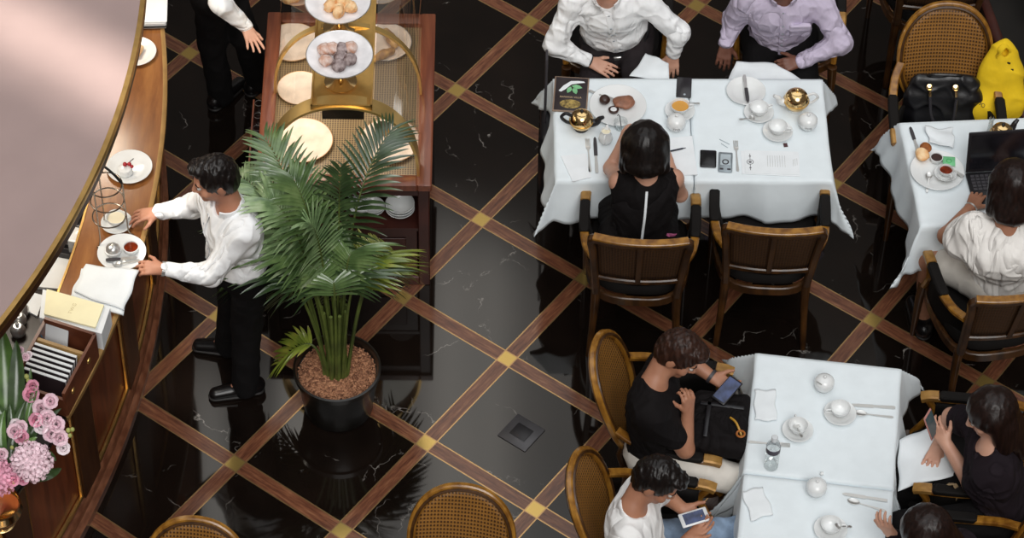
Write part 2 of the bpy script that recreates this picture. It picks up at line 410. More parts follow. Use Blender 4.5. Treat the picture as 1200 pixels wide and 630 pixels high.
# ============================================================ world and light: a tall atrium under a glass roof
def build_world():
    w = bpy.data.worlds.new('atrium_sky'); bpy.context.scene.world = w; w.use_nodes = True
    t = w.node_tree; t.nodes.clear(); s = NT.__new__(NT); s.t = t
    out = s.n('ShaderNodeOutputWorld'); bg = s.n('ShaderNodeBackground'); s.link(bg.outputs[0], out.inputs[0])
    v = s.n('ShaderNodeTexCoord').outputs['Generated']; x = s.n('ShaderNodeSeparateXYZ'); s.link(v, x.inputs[0])
    n = s.noise(s.mapping(v, (5, 5, 5)), 1.3, 2, .5, .6)
    az = s.math('ARCTAN2', x.outputs[0], x.outputs[1])
    bays = s.math('SINE', s.math('MULTIPLY_ADD', az, 22.0, 1.2))
    z = s.math('ADD', x.outputs[2], s.math('MULTIPLY_ADD', n, .09, -.045))
    z = s.math('ADD', z, s.math('MULTIPLY', bays, .008))
    col = s.ramp(z, [(0.0, (.13, .11, .095, 1)), (.45, (.15, .13, .115, 1)), (.70, (.12, .105, .095, 1)), (.752, (.20, .18, .165, 1)), (.80, (.85, .83, .80, 1)), (.86, (1.5, 1.54, 1.57, 1))])
    # tall bright window strips between dark piers, high on the far side
    ca = s.n('ShaderNodeCombineXYZ'); s.link(s.math('MULTIPLY', az, 30.0), ca.inputs[0]); s.link(s.math('MULTIPLY', x.outputs[2], 3.0), ca.inputs[1])
    cn = s.noise(ca.outputs[0], 1.0, 2, .5, .3)
    mr = s.n('ShaderNodeMapRange'); s.link(az, mr.inputs[0]); mr.inputs[1].default_value = -.3; mr.inputs[2].default_value = .1
    g_ = lambda v: (v, v, v, 1)
    st = s.ramp(mr.outputs[0], [(q, g_(v)) for q, v in ((0, .14), (.325, .15), (.343, .8), (.365, .8), (.38, .22), (.44, .22), (.455, 1), (.482, 1), (.498, .3), (.522, .25), (.53, .55), (.548, .45), (.565, .24), (.62, .28), (.66, .75), (.73, .85), (.77, .3), (.82, .16), (1, .08))])
    strips_ = s.math('MULTIPLY', st, s.math('MULTIPLY_ADD', cn, 1.2, .35))
    band = s.n('ShaderNodeMapRange', interpolation_type='SMOOTHSTEP'); s.link(z, band.inputs[0]); band.inputs[1].default_value = .752; band.inputs[2].default_value = .785
    top = s.n('ShaderNodeMapRange', interpolation_type='SMOOTHSTEP'); s.link(z, top.inputs[0]); top.inputs[1].default_value = .93; top.inputs[2].default_value = .84
    k = s.math('MULTIPLY', s.math('MULTIPLY', strips_, band.outputs[0]), top.outputs[0])
    far = s.n('ShaderNodeMapRange'); s.link(x.outputs[1], far.inputs[0]); far.inputs[1].default_value = .2; far.inputs[2].default_value = .4
    k = s.math('MULTIPLY', k, far.outputs[0])
    col = s.mix(k, col, (3.6, 3.4, 3.1, 1))
    s.link(col, bg.inputs[0]); bg.inputs[1].default_value = .8
build_world()
def sun(name, rot, e, ang, c=(1, 1, 1)):
    l = bpy.data.lights.new(name, 'SUN'); l.energy = e; l.angle = R(ang); l.color = c
    o = bpy.data.objects.new(name, l); C.objects.link(o); o.rotation_euler = rot; return o
sun('roof_daylight', (R(40), R(8), 0), 1.65, 34, (1, .985, .96))
def lamp(name, loc, e, size, c, kind='POINT', rot=(0, 0, 0)):
    l = bpy.data.lights.new(name, kind); l.energy = e; l.color = c
    if kind == 'AREA': l.size = size
    elif kind == 'SPOT': l.shadow_soft_size = .1; l.spot_size = size; l.spot_blend = .8
    else: l.shadow_soft_size = size
    o = bpy.data.objects.new(name, l); C.objects.link(o); o.location = loc; o.rotation_euler = rot; return o
vs = bpy.context.scene.view_settings; vs.view_transform = 'Standard'; vs.look = 'None'; vs.exposure = 0; vs.gamma = 1.0

# ============================================================ marble floor with inlaid timber grid
T = .65; GRID_AZ = .6219885
def floor_material():
    t = NT('inlaid_marble_floor'); v = t.coord(); s = t.n('ShaderNodeSeparateXYZ'); t.link(v, s.inputs[0])
    u_ = t.math('DIVIDE', s.outputs[0], T); v_ = t.math('DIVIDE', s.outputs[1], T)
    ru, rv = t.math('ROUND', u_), t.math('ROUND', v_)
    fu = t.math('ABSOLUTE', t.math('SUBTRACT', u_, ru)); fv = t.math('ABSOLUTE', t.math('SUBTRACT', v_, rv))
    lt = lambda a, b: t.math('LESS_THAN', a, b)
    W, L = .052, .062
    wu, wv = lt(fu, W), lt(fv, W); lu = t.math('SUBTRACT', lt(fu, L), wu); lv = t.math('SUBTRACT', lt(fv, L), wv)
    wood = t.math('MAXIMUM', wu, wv); node = t.math('MULTIPLY', wu, wv); line = t.math('MAXIMUM', lu, lv)
    def grain(a, b, seed):
        c = t.n('ShaderNodeCombineXYZ'); t.link(t.math('MULTIPLY', s.outputs[a], 70.), c.inputs[0]); t.link(t.math('MULTIPLY', s.outputs[b], 7.), c.inputs[1]); c.inputs[2].default_value = seed
        n = t.noise(c.outputs[0], 1, 5, .65); return n
    ramp = [(.3, lin('#4a2b20')), (.46, lin('#6e4330')), (.6, lin('#88583e')), (.72, lin('#a07355'))]
    cu = t.ramp(grain(0, 1, 1.), ramp); cv = t.ramp(grain(1, 0, 5.), ramp)
    cw = t.mix(wu, cv, cu)
    big = t.noise(t.mapping(v, (1.2, 1.2, 1)), 1.3, 2); cw = t.mix(t.math('MULTIPLY', big, .5), cw, lin('#4a2d22'), 'MIX')
    # marble: every slab has its own veins
    cell = t.n('ShaderNodeCombineXYZ'); t.link(t.math('FLOOR', u_), cell.inputs[0]); t.link(t.math('FLOOR', v_), cell.inputs[1])
    wn = t.n('ShaderNodeTexWhiteNoise'); t.link(cell.outputs[0], wn.inputs[0])
    off = t.n('ShaderNodeVectorMath', operation='MULTIPLY_ADD'); t.link(wn.outputs[1], off.inputs[0]); off.inputs[1].default_value = (9, 9, 9); t.link(v, off.inputs[2])
    p = off.outputs[0]
    nz = t.n('ShaderNodeTexNoise'); t.link(p, nz.inputs['Vector']); nz.inputs['Scale'].default_value = 5; nz.inputs['Detail'].default_value = 5
    wp = t.n('ShaderNodeVectorMath', operation='MULTIPLY_ADD'); t.link(nz.outputs[1], wp.inputs[0]); wp.inputs[1].default_value = (.35, .35, .35); t.link(p, wp.inputs[2])
    vo = t.n('ShaderNodeTexVoronoi', feature='DISTANCE_TO_EDGE'); t.link(wp.outputs[0], vo.inputs['Vector']); vo.inputs['Scale'].default_value = 2.1
    vein = t.ramp(vo.outputs['Distance'], [(0.0, (1, 1, 1, 1)), (.004, (.3, .3, .3, 1)), (.011, (0, 0, 0, 1))])
    msk = t.ramp(t.noise(p, 4.2, 4, .65), [(.53, (0, 0, 0, 1)), (.69, (1, 1, 1, 1))])
    vein = t.mix(1.0, vein, msk, 'MULTIPLY')
    base = t.ramp(t.noise(p, 3, 5, .6), [(.3, lin('#0d0907')), (.7, lin('#19120e'))])
    marb = t.mix(vein, base, lin('#a9a29b'))
    col = t.mix(wood, marb, cw); col = t.mix(line, col, lin('#b08d60')); col = t.mix(node, col, lin('#c2a45e'))
    rough = t.mix(t.math('MAXIMUM', wood, line), (.045,) * 3 + (1,), (.16,) * 3 + (1,))
    t.bs(Base_Color=col, Roughness=rough); t.b.inputs['Specular IOR Level'].default_value = .5
    t.link(t.math('MULTIPLY', t.math('MAXIMUM', line, node), .7), t.b.inputs['Metallic'])
    return t.m
fl = MB(); fl.add([(-9, -9, 0), (9, -9, 0), (9, 9, 0), (-9, 9, 0)], [(0, 1, 2, 3)])
floor = struct(fl.build('floor', floor_material(), smooth=False)); floor.location = (-.01419, -.5796, 0); floor.rotation_euler = (0, 0, -GRID_AZ)

# floor box cover set in one slab
c = P(611, 507); b = MB(); b.box((0, 0, .003), (.165, .165, .006), bev=.002)
o = b.build('floor_box_cover', mat('grey_metal_plate', '#4c4a4c', .45, .3)); o.location = (c[0], c[1], 0); o.rotation_euler = (0, 0, -GRID_AZ)
tag(o, 'square grey metal floor box cover set into a black marble slab', 'floor cover')
r_ = MB(); r_.box((.0, .0, .0075), (.09, .08, .004), bev=.002); r_.build('lid', mat('dark_metal_plate', '#2b292b', .5, .3), o)

# ============================================================ curved bar
BC = np.array([-6.571, -.2]); RT = 4.9
def arc(r, th, z): return (BC[0] + r * math.cos(th), BC[1] + r * math.sin(th), z)
def ang(p): return math.atan2(p[1] - BC[1], p[0] - BC[0])
def sweep(mb, prof, t0, t1, n=60, closed=True):
    k = len(prof); pts = []; fs = []
    for i in range(n + 1):
        th = t0 + (t1 - t0) * i / n
        pts += [arc(r, th, z) for r, z in prof]
    for i in range(n):
        for j in range(k if closed else k - 1): fs.append((i * k + j, i * k + (j + 1) % k, (i + 1) * k + (j + 1) % k, (i + 1) * k + j))
    if closed: fs += [tuple(range(k)), tuple(n * k + j for j in range(k - 1, -1, -1))]
    return mb.add(pts, fs)
TH0, TH1 = R(-40), R(38); TSPLIT = ang(P(74, 487, 1.05))
bar = empty('bar_counter', (BC[0] + RT - .2, BC[1], 0), 'long curved wooden bar counter with brass lined mahogany front', 'bar counter')
bo = tuple(bar.location)
def counter_wood():
    t = NT('counter_top_wood'); v = t.mapping(t.coord(), (7, 1.2, 3)); n = t.noise(v, 2.2, 5, .6, .4); k = t.noise(t.mapping(t.coord(), (1, 1, 1)), 2.5, 3)
    col = t.ramp(n, [(.3, lin('#643c1e')), (.5, lin('#85542a')), (.7, lin('#a06d3b'))]); col = t.mix(t.math('MULTIPLY', k, .6), col, lin('#7a4a28'))
    t.bs(Base_Color=col, Roughness=.28); t.b.inputs['Coat Weight'].default_value = .3; t.b.inputs['Coat Roughness'].default_value = .15; return t.m
b = MB(bo); sweep(b, [(RT - .295, 1.012), (RT - .004, 1.012), (RT, 1.03), (RT - .004, 1.05), (RT - .295, 1.05)], TSPLIT, TH1); b.build('counter_top', counter_wood(), bar)
b = MB(bo); sweep(b, [(RT - .62, 1.012), (RT - .004, 1.012), (RT + .004, 1.03), (RT, 1.056), (RT - .62, 1.056)], TH0, TSPLIT - .001); b.build('black_ledge', mat('black_granite', '#131114', .25, scale=60), bar)['label'] = 'black ledge at the near end'
b = MB(bo); sweep(b, [(RT - .001, 1.018), (RT + .007, 1.022), (RT + .007, 1.046), (RT - .001, 1.052), (RT - .014, 1.052), (RT - .014, 1.04)], TSPLIT, TH1); b.build('edge_trim', mat('pale_edge_trim', '#b08a55', .3, .3), bar)
b = MB(bo); sweep(b, [(RT - .305, .99), (RT - .295, .99), (RT - .295, 1.054), (RT - .305, 1.054)], TSPLIT, TH1); b.build('inner_trim', M['brasstrim'], bar)
b = MB(bo); sweep(b, [(RT - .28, .0), (RT - .11, .0), (RT - .11, 1.012), (RT - .28, 1.012)], TH0, TH1); b.build('front_panel', M['wood_bar'], bar)
b = MB(bo); sweep(b, [(RT - .11, 0), (RT - .06, 0), (RT - .055, .06), (RT - .066, .075), (RT - .08, .085), (RT - .08, .115), (RT - .095, .14), (RT - .11, .15)], TH0, TH1); b.build('plinth', M['wood_plinth'], bar)
pitch = R(7.9); a0 = ang(P(148, 455, .17))
k = -6
for k in range(-5, 7):
    tA = a0 + k * pitch - R(5.4); tB = a0 + k * pitch
    if tB < TH0 or tA > TH1: continue
    b = MB(bo); sweep(b, [(RT - .112, .15), (RT - .085, .15), (RT - .085, 1.0), (RT - .112, 1.0)], tB + R(.15), tA + pitch - R(.15), 8); b.build('stile', M['wood_bar_dark'], bar)
    f = MB(bo); n = 10
    for z in (.175, .93):
        f.tube([arc(RT - .1, tA + (tB - tA) * i / n, z) for i in range(n + 1)], 1, sq=(.02, .022))
    for th in (tA, tB): f.tube([arc(RT - .1, th, .165), arc(RT - .1, th, .94)], 1, sq=(.016, .016), up=(0, 1, 0))
    f.build('panel_trim', M['brasstrim'], bar)
# working shelf behind the counter
b = MB(); sweep(b, [(RT - .95, .84), (RT - .31, .84), (RT - .31, .88), (RT - .95, .88)], TSPLIT - R(4), TH1); sweep(b, [(RT - .93, 0), (RT - .33, 0), (RT - .33, .84), (RT - .93, .84)], TSPLIT - R(4), TH1)
o = b.build('back_worktop', mat('worktop_dark', '#2a211d', .35)); tag(o, 'low dark worktop behind the curved bar counter', 'worktop')

# canopy over the bar
CC = np.array([-5.8717, -.2583]); CR = 4.193; CZ = 2.0
can = empty('bar_canopy', (CC[0], CC[1], 0), 'big curved mauve grey canopy with brass edge above the bar', 'canopy')
def carc(r, a, z): return (CC[0] + r * math.cos(a), CC[1] + r * math.sin(a), z)
def csweep(prof, n=90):
    k = len(prof); pts = []; fs = []
    for i in range(n + 1): pts += [carc(r, R(-60) + R(115) * i / n, z) for r, z in prof]
    for i in range(n):
        for j in range(k): fs.append((i * k + j, i * k + (j + 1) % k, (i + 1) * k + (j + 1) % k, (i + 1) * k + j))
    fs += [tuple(range(k)), tuple(n * k + j for j in range(k - 1, -1, -1))]
    return MB((CC[0], CC[1], 0)).add(pts, fs)
csweep([(.4, CZ - .05), (CR - .02, CZ - .05), (CR - .02, CZ), (.4, CZ)]).build('canopy_panel', mat('mauve_grey_plaster', '#a8918d', .55, var=.03, scale=3, bump=.05, bscale=30), can)
csweep([(CR - .03, CZ - .08), (CR - .004, CZ - .08), (CR - .004, CZ - .028), (CR - .03, CZ - .028)]).build('fascia', M['wood_bar_dark'], can)
csweep([(CR - .02, CZ - .03), (CR + .002, CZ - .03), (CR + .004, CZ - .012), (CR, CZ + .003), (CR - .022, CZ + .003)]).build('edge_trim', M['brasstrim'], can)
lamp('counter_fill_light', (-2.15, .5, 1.88), 9, .35, (1, .87, .7), 'AREA'); lamp('counter_fill_light', (-2.35, -.75, 1.88), 9, .35, (1, .9, .76), 'AREA')  # unseen warm area lamps, added to brighten the counter under the canopy

def beam(name, px, rz, size, e):
    l = bpy.data.lights.new(name, 'AREA'); l.shape = 'RECTANGLE'; l.size, l.size_y = size; l.energy = e; l.spread = R(9); l.color = (1, .93, .84)
    o = bpy.data.objects.new(name, l); C.objects.link(o); q = P(*px, CZ); o.location = (q[0], q[1], CZ + 3.2); o.rotation_euler = (0, 0, rz); return o
beam('roof_sunbeam', (55, 40), R(-34), (1.5, .10), 1.6); beam('roof_sunbeam', (70, 88), R(-34), (1.0, .05), .5)

# ============================================================ tables
def cloth_pts(ax, ay, h, z, seed, flare=.16, cornerk=.3, joined=()):
    """joined: sides ('+x','-x','+y','-y') tucked flat against a neighbouring table"""
    r = random.Random(seed); ph = [r.uniform(0, 6.28) for _ in range(8)]; n = 60
    def f(u, v):
        x, y = (u * 2 - 1) * (ax + h), (v * 2 - 1) * (ay + h)
        du, dv = max(0, abs(x) - ax), max(0, abs(y) - ay); sx, sy = (1 if x > 0 else -1), (1 if y > 0 else -1)
        jx = (('+x' if sx > 0 else '-x') in joined); jy = (('+y' if sy > 0 else '-y') in joined)
        m = min(du, dv); M_ = max(du, dv)
        if M_ == 0: return (x, y, z + .0005 * math.sin(9 * x + ph[0]) * math.sin(7 * y + ph[1]))
        wv = M_ / h; X = sx * min(abs(x), ax); Y = sy * min(abs(y), ay); side = dv > du
        fl = flare * (1 + .5 * math.sin(7 * (x if side else y) + ph[2 + side * 2 + (sx > 0)]))
        fx, fy = (0 if jx else 1), (0 if jy else 1)
        X += sx * fx * (fl * du + cornerk * m); Y += sy * fy * (fl * dv + cornerk * m * (1 + .3 * (1 - fx)))
        ruf = (.014 * math.sin(19 * (x if side else y) + ph[6]) + .007 * math.sin(37 * (x if side else y) + ph[7])) * wv
        if side: Y += sy * ruf * fy
        else: X += sx * ruf * fx
        rad = .012; return (X, Y, z - M_ + rad * .3 * math.exp(-M_ / rad) - (.25 + .6 * (jx or jy)) * m)
    return f, n
def table(name_lab, cloth_lab, c, rz, ax=.333, ay=.342, h=.235, seed=1, ck=.3, joined=()):
    t = empty('dining_table', (c[0], c[1], 0), name_lab, 'table', rz)
    b = MB(); b.box((0, 0, .72), (ax * 2 - .012, ay * 2 - .012, .035), bev=.005); b.build('table_top', M['wood_cab_dark'], t)
    b = MB(); b.lathe([(.035, .03), (.035, .2), (.05, .35), (.035, .5), (.04, .705)], n=20); b.build('pedestal', M['dark'], t)
    b = MB(); b.lathe([(.17, 0), (.17, .015), (.06, .03), (.035, .05)], n=28); b.build('base', M['dark'], t)
    f, n = cloth_pts(ax, ay, h, .748, seed, cornerk=ck, joined=joined); b = MB(); b.grid(f, n, n)
    o = b.build('tablecloth', M['cloth'], sharp=0); o.location = (c[0], c[1], 0); o.rotation_euler = (0, 0, rz)
    mo = o.modifiers.new('thick', 'SOLIDIFY'); mo.thickness = .002; mo.offset = 1
    tag(o, cloth_lab, 'tablecloth'); return t
TZ = .7512
AL, AR, ARZ = (.527, .280), (1.201, .298), R(1.5)
table('table under the white cloth in front of the white shirted man', 'white tablecloth under the black picture menu and the crossed-out dessert plate', AL, ARZ, seed=3, joined=('+x',))
table('table under the white cloth in front of the lilac shirted man', 'white tablecloth in front of the lilac shirted man', AR, ARZ, seed=8, joined=('-x',))
pa, pb = P(1052, 145, .75), P(1076, 263, .75); d = nrm(pb - pa); BRZ = math.atan2(-d[0], -d[1]) * -1; BRZ = math.atan2(d[0], -d[1])
rt = np.array([math.cos(BRZ), math.sin(BRZ)]); BT = (pa[:2] + pb[:2]) / 2 + rt * .345
table('table under the white cloth with the laptop', 'white tablecloth under the open laptop', BT, BRZ, seed=11, h=.25, ck=.3)
CRZ = R(-6.5); C1, C2 = (1.428, -1.494), (1.350, -2.185)
table('table under the white cloth beside the man in the black tee', 'white tablecloth under the water bottle', C1, CRZ, seed=5, ck=.5, joined=('-y',))
table('table under the white cloth beside the man in the white tee', 'white tablecloth beside the man in the white tee', C2, CRZ, seed=21, h=.25, joined=('+y',))
M['gilt'] = mat('gilded_wood', '#a97f42', .35, .3, c2='#86602f', scale=20)
# ============================================================ cane-back armchairs (local: seat centre at origin, facing +Y)
def bez(pts, n=10):
    """Catmull-Rom through pts"""
    p = [Vector(q) for q in pts]; p = [p[0] * 2 - p[1]] + p + [p[-1] * 2 - p[-2]]; out = []
    for i in range(1, len(p) - 2):
        for k in range(n):
            t = k / n; a, b, c, d = p[i - 1:i + 3]
            out.append(.5 * ((2 * b) + (c - a) * t + (2 * a - 5 * b + 4 * c - d) * t * t + (3 * b - a - 3 * c + d) * t ** 3))
    return out + [p[-2]]
def chair_base(root, square):
    # seat cushion
    def seat_xy(a):
        c, s = math.cos(a), math.sin(a); q = 3.4
        k = (abs(c) ** q + abs(s) ** q) ** (-1 / q); x, y = k * c, k * s
        return x * (.262 - .035 * (1 - y) / 2 * 1.4), y * .255
    b = MB(); n = 40; rings = [(.9, .425), (1, .44), (1, .465), (.94, .485), (.7, .495), (.0, .498)]; pts = []; fs = []
    for sc, z in rings: pts += [(seat_xy(2 * PI * k / n)[0] * sc, seat_xy(2 * PI * k / n)[1] * sc, z) for k in range(n)]
    for i in range(len(rings) - 1): fs += [(i * n + k, i * n + (k + 1) % n, (i + 1) * n + (k + 1) % n, (i + 1) * n + k) for k in range(n)]
    fs.append(tuple(range(n - 1, -1, -1))); b.add(pts, fs); b.build('seat', M['uphol'], root)
    b = MB(); b.tube([(seat_xy(2 * PI * k / n)[0] * 1.03, seat_xy(2 * PI * k / n)[1] * 1.03, .40) for k in range(n)], 1, closed=True, sq=(.025, .055)); b.build('seat_rail', M['wood_chair'], root)
    for sx in (-1, 1):
        b = MB(); b.tube([(sx * .245, .225, .40), (sx * .25, .232, .30), (sx * .25, .238, .12), (sx * .25, .24, 0)], [.026, .022, .017, .013], 10); b.build('leg', M['wood_chair'], root)
        b = MB(); b.tube(bez([(sx * .195, -.225, .43), (sx * .2, -.235, .25), (sx * .215, -.29, 0)], 4), [.024, .023, .022, .021, .02, .018, .017, .016, .015], 10); b.build('leg', M['wood_chair'], root)
        arm = MB(); arm.tube(bez([(sx * .218, -.285, .74), (sx * .25, -.2, .715), (sx * .266, -.08, .685), (sx * .268, .05, .672), (sx * .266, .15, .668), (sx * .262, .195, .655)], 6), 1, sq=(.042, .026))
        arm.tube(bez([(sx * .262, .165, .655), (sx * .262, .13, .58), (sx * .256, .16, .50), (sx * .248, .21, .41)], 6), .017, 8)
        a = arm.build('armrest', M['wood_arm'], root)
        p = MB(); p.tube(bez([(sx * .2655, -.1, .698), (sx * .268, -.02, .69), (sx * .268, .06, .685), (sx * .267, .115, .683)], 5), [.7] + [1.0] * 14 + [.7], sq=(.05, .034)); p.build('arm_pad', M['uphol'], a)
        g = MB(); g.tube(bez([(sx * .2675, .118, .6795), (sx * .2665, .16, .676), (sx * .264, .196, .664)], 4), 1, sq=(.050, .034)); g.build('gilt_tip', M['gilt'], a)
    # upholstered wrap below the arms
    def wrap(u, v):
        a = PI * u; x = -.262 * math.cos(a); y = .13 - .38 * math.sin(a) ** .8 if 0 < u < 1 else .13
        top = .655 - .10 * math.sin(a) ** 2
        return (x * .985, y * .96, .42 + (top - .42) * v)
    b = MB(); b.grid(wrap, 28, 4); b.build('side_upholstery', M['uphol'], root, thick=.014)
def back_pt(x, z, lean=.24, y0=-.24, bow=.035):
    return (x, y0 - (z - .47) * lean - bow * (1 - (x / .24) ** 2), z)
def make_chair(square):
    root = empty('cane_armchair', (0, 0, 0), 'x', 'chair')
    chair_base(root, square)
    if square:
        pts = bez([back_pt(-.195, .44), back_pt(-.205, .62), back_pt(-.222, .85), back_pt(-.232, .925), back_pt(-.215, .96), back_pt(-.12, .955), back_pt(0, .962), back_pt(.12, .955), back_pt(.215, .96), back_pt(.232, .925), back_pt(.222, .85), back_pt(.205, .62), back_pt(.195, .44)], 5)
        b = MB(); b.tube(pts, 1, sq=(.036, .04), up=(0, 1, .2)); b.build('back_frame', M['wood_chair'], root)
        b = MB(); b.tube([back_pt(-.2 + .4 * i / 8, .60) for i in range(9)], 1, sq=(.03, .03)); b.build('back_rail', M['wood_chair'], root)
        b = MB(); b.tube([back_pt(-.222 + .444 * i / 16, 0.980) for i in range(17)], 1, sq=(.042, .016)); b.build('top_rail', M['wood_arm'], root)
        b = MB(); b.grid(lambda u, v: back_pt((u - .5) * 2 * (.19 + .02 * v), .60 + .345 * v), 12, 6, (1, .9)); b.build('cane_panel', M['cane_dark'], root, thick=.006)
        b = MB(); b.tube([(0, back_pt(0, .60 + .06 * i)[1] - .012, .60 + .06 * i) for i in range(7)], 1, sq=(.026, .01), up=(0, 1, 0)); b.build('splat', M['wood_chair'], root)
    else:
        cz, hw, hh = .755, .222, .262
        def oval(a, k=1.0):
            c, s = math.cos(a), math.sin(a); q = 2.3; r = (abs(c) ** q + abs(s) ** q) ** (-1 / q)
            x = hw * k * r * c * (1 + .05 * s); return back_pt(x, cz + hh * k * r * s, .36, -.20)
        n = 56
        b = MB(); b.tube([oval(2 * PI * i / n) for i in range(n)], 1, closed=True, sq=(.036, .03), up=(0, 1, .2)); o = b.build('back_frame', M['wood_arm'], root)
        b = MB(); b.tube([Vector(oval(2 * PI * i / n, .985)) + Vector((0, .016, .003)) for i in range(n)], .008, 6, closed=True); b.tube([Vector(oval(2 * PI * i / n, .985)) + Vector((0, -.016, -.003)) for i in range(n)], .008, 6, closed=True); b.build('beading', M['wood_chair'], o)
        pts = []; uv = []; fs = []; rings = 7
        for j in range(rings + 1):
            for i in range(n):
                p = oval(2 * PI * i / n, .10 + .83 * j / rings); pts.append(p); uv.append((p[0] / .44 + .5, (p[2] - .47) / .54))
        for j in range(rings): fs += [(j * n + i, j * n + (i + 1) % n, (j + 1) * n + (i + 1) % n, (j + 1) * n + i) for i in range(n)]
        fs.append(tuple(range(n - 1, -1, -1)))
        b = MB(); b.add(pts, fs, uv); b.build('cane_panel', M['cane'], root, thick=.006)
        b = MB(); b.tube([(0, back_pt(0, .51 + .08 * i, .36, -.20)[1] - .014, .51 + .08 * i) for i in range(7)], 1, sq=(.028, .012), up=(0, 1, 0)); b.build('splat', M['wood_chair'], root)
        for sx in (-1, 1):
            b = MB(); b.tube([(sx * .17, -.25, .42), (sx * .165, -.27, .50), back_pt(sx * .15, .56, .36, -.20)], .017, 8); b.build('back_post', M['wood_chair'], root)
    return root
CH = {True: make_chair(True), False: make_chair(False)}; used = {True: False, False: False}
def place_chair(square, c, rz, label):
    if not used[square]:
        o = CH[square]; used[square] = True; o.location = (c[0], c[1], 0); o.rotation_euler = (0, 0, rz); o['label'] = label
    else: o = dup(CH[square], (c[0], c[1], 0), rz, label)
    o['group'] = 'cane armchairs'; return o
def at_local(p, rz, lx, ly):
    """seat centre so that local (lx,ly) lands on p"""
    c, s = math.cos(rz), math.sin(rz); return (p[0] - (c * lx - s * ly), p[1] - (s * lx + c * ly))
def tips(near, far): return P(*near, .668), P(*far, .668)
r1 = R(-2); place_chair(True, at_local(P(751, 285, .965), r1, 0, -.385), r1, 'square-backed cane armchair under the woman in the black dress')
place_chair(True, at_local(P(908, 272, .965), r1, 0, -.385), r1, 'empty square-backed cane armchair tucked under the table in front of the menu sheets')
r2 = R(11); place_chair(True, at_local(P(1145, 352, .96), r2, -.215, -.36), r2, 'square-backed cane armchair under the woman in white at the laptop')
pb_ = P(1112, 6, 1.015); place_chair(False, at_local(pb_, R(180), 0, -.43), R(180), 'oval-backed cane armchair holding the black handbag and yellow cloth')
BFC = at_local(pb_, R(180), 0, -.43)
a, b_ = tips((830, 541), (845, 432)); rz1 = math.atan2(b_[1] - a[1], b_[0] - a[0]) - PI
cl1 = at_local((a + b_) / 2, rz1, 0, .14); place_chair(False, cl1, rz1, 'oval-backed cane armchair under the man in the black tee')
dshift = P(824, 568, .668) - P(845, 432, .668)
cl2 = (cl1[0] + dshift[0], cl1[1] + dshift[1]); place_chair(False, cl2, rz1, 'oval-backed cane armchair under the man in the white tee')
a, b_ = tips((1092, 572), (1088, 467)); rz3 = rz1 + PI
cr1 = at_local((a + b_) / 2, rz3, 0, .14); place_chair(False, cr1, rz3, 'oval-backed cane armchair under the woman holding up a phone')
cr2 = (cr1[0] + dshift[0], cr1[1] + dshift[1]); place_chair(False, cr2, rz3, 'oval-backed cane armchair under the dark-haired woman leaning on her hand')
r4 = R(174); place_chair(False, at_local(P(545, 571, 1.015), r4, 0, -.43), r4, 'empty oval-backed cane armchair standing alone beside the man in the white tee')
place_chair(False, at_local(P(234, 610, 1.015), R(172), 0, -.43), R(172), 'empty oval-backed cane armchair cut off by the frame, nearest the bar')
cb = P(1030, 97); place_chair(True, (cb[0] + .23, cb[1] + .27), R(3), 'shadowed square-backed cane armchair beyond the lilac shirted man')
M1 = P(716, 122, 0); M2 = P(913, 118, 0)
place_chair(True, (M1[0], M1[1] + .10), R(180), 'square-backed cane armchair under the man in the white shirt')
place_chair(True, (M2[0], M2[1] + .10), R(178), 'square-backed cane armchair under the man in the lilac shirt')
# ============================================================ tableware
def thing(name, loc, label, cat, rz=0, group=None): return empty(name, loc, label, cat, rz, group)
def lathe_part(name, prof, m, parent, n=28, **k): return MB().lathe(prof, n=n, **k).build(name, m, parent)
def plate(loc, r, label, cat='plate', group=None, name='dinner_plate', m=None, rim=None):
    b = MB(); b.lathe([(.0001, .002), (r * .6, .002), (r * .68, .006), (r * .97, .016), (r, .0185), (r * .985, .020), (r * .69, .0105), (r * .62, .0065), (.0001, .006)], n=40)
    o = b.build(name, m or M['porcelain'], None); o.location = tuple(loc); tag(o, label, cat, group)
    if rim: 
        q = MB(); q.lathe([(r * .955, .0185), (r * .97, .0195), (r * .998, .0205), (r * 1.004, .0195)], n=40); q.build('rim_band', rim, o)
    return o
def cup(loc, label, rz=0, tea=None, r=.046, h=.05, group='tea cups', saucer=True, spoon=None):
    """cup and its saucer are two things"""
    x, y, z = loc
    zs = z
    if saucer:
        s = plate((x, y, z), r * 1.62, saucer, 'saucer', 'tea saucers', 'saucer'); zs = z + .0075
    t = thing('tea_cup', (x, y, zs), label, 'cup', rz, group)
    lathe_part('bowl', [(r * .45, 0), (r * .5, .002), (r * .62, .010), (r * .86, h * .5), (r * .98, h * .9), (r, h), (r * .97, h), (r * .93, h * .88), (r * .8, h * .48), (r * .5, .012), (.0001, .009)], M['porcelain'], t, 32)
    b = MB(); b.tube(bez([(r * .93, 0, h * .82), (r * 1.35, 0, h * .85), (r * 1.45, 0, h * .55), (r * .8, 0, h * .32)], 5), .004, 8); b.build('handle', M['porcelain'], t)
    if tea: lathe_part('drink', [(r * .88, h * .74), (.0001, h * .745)], tea, t)
    return t
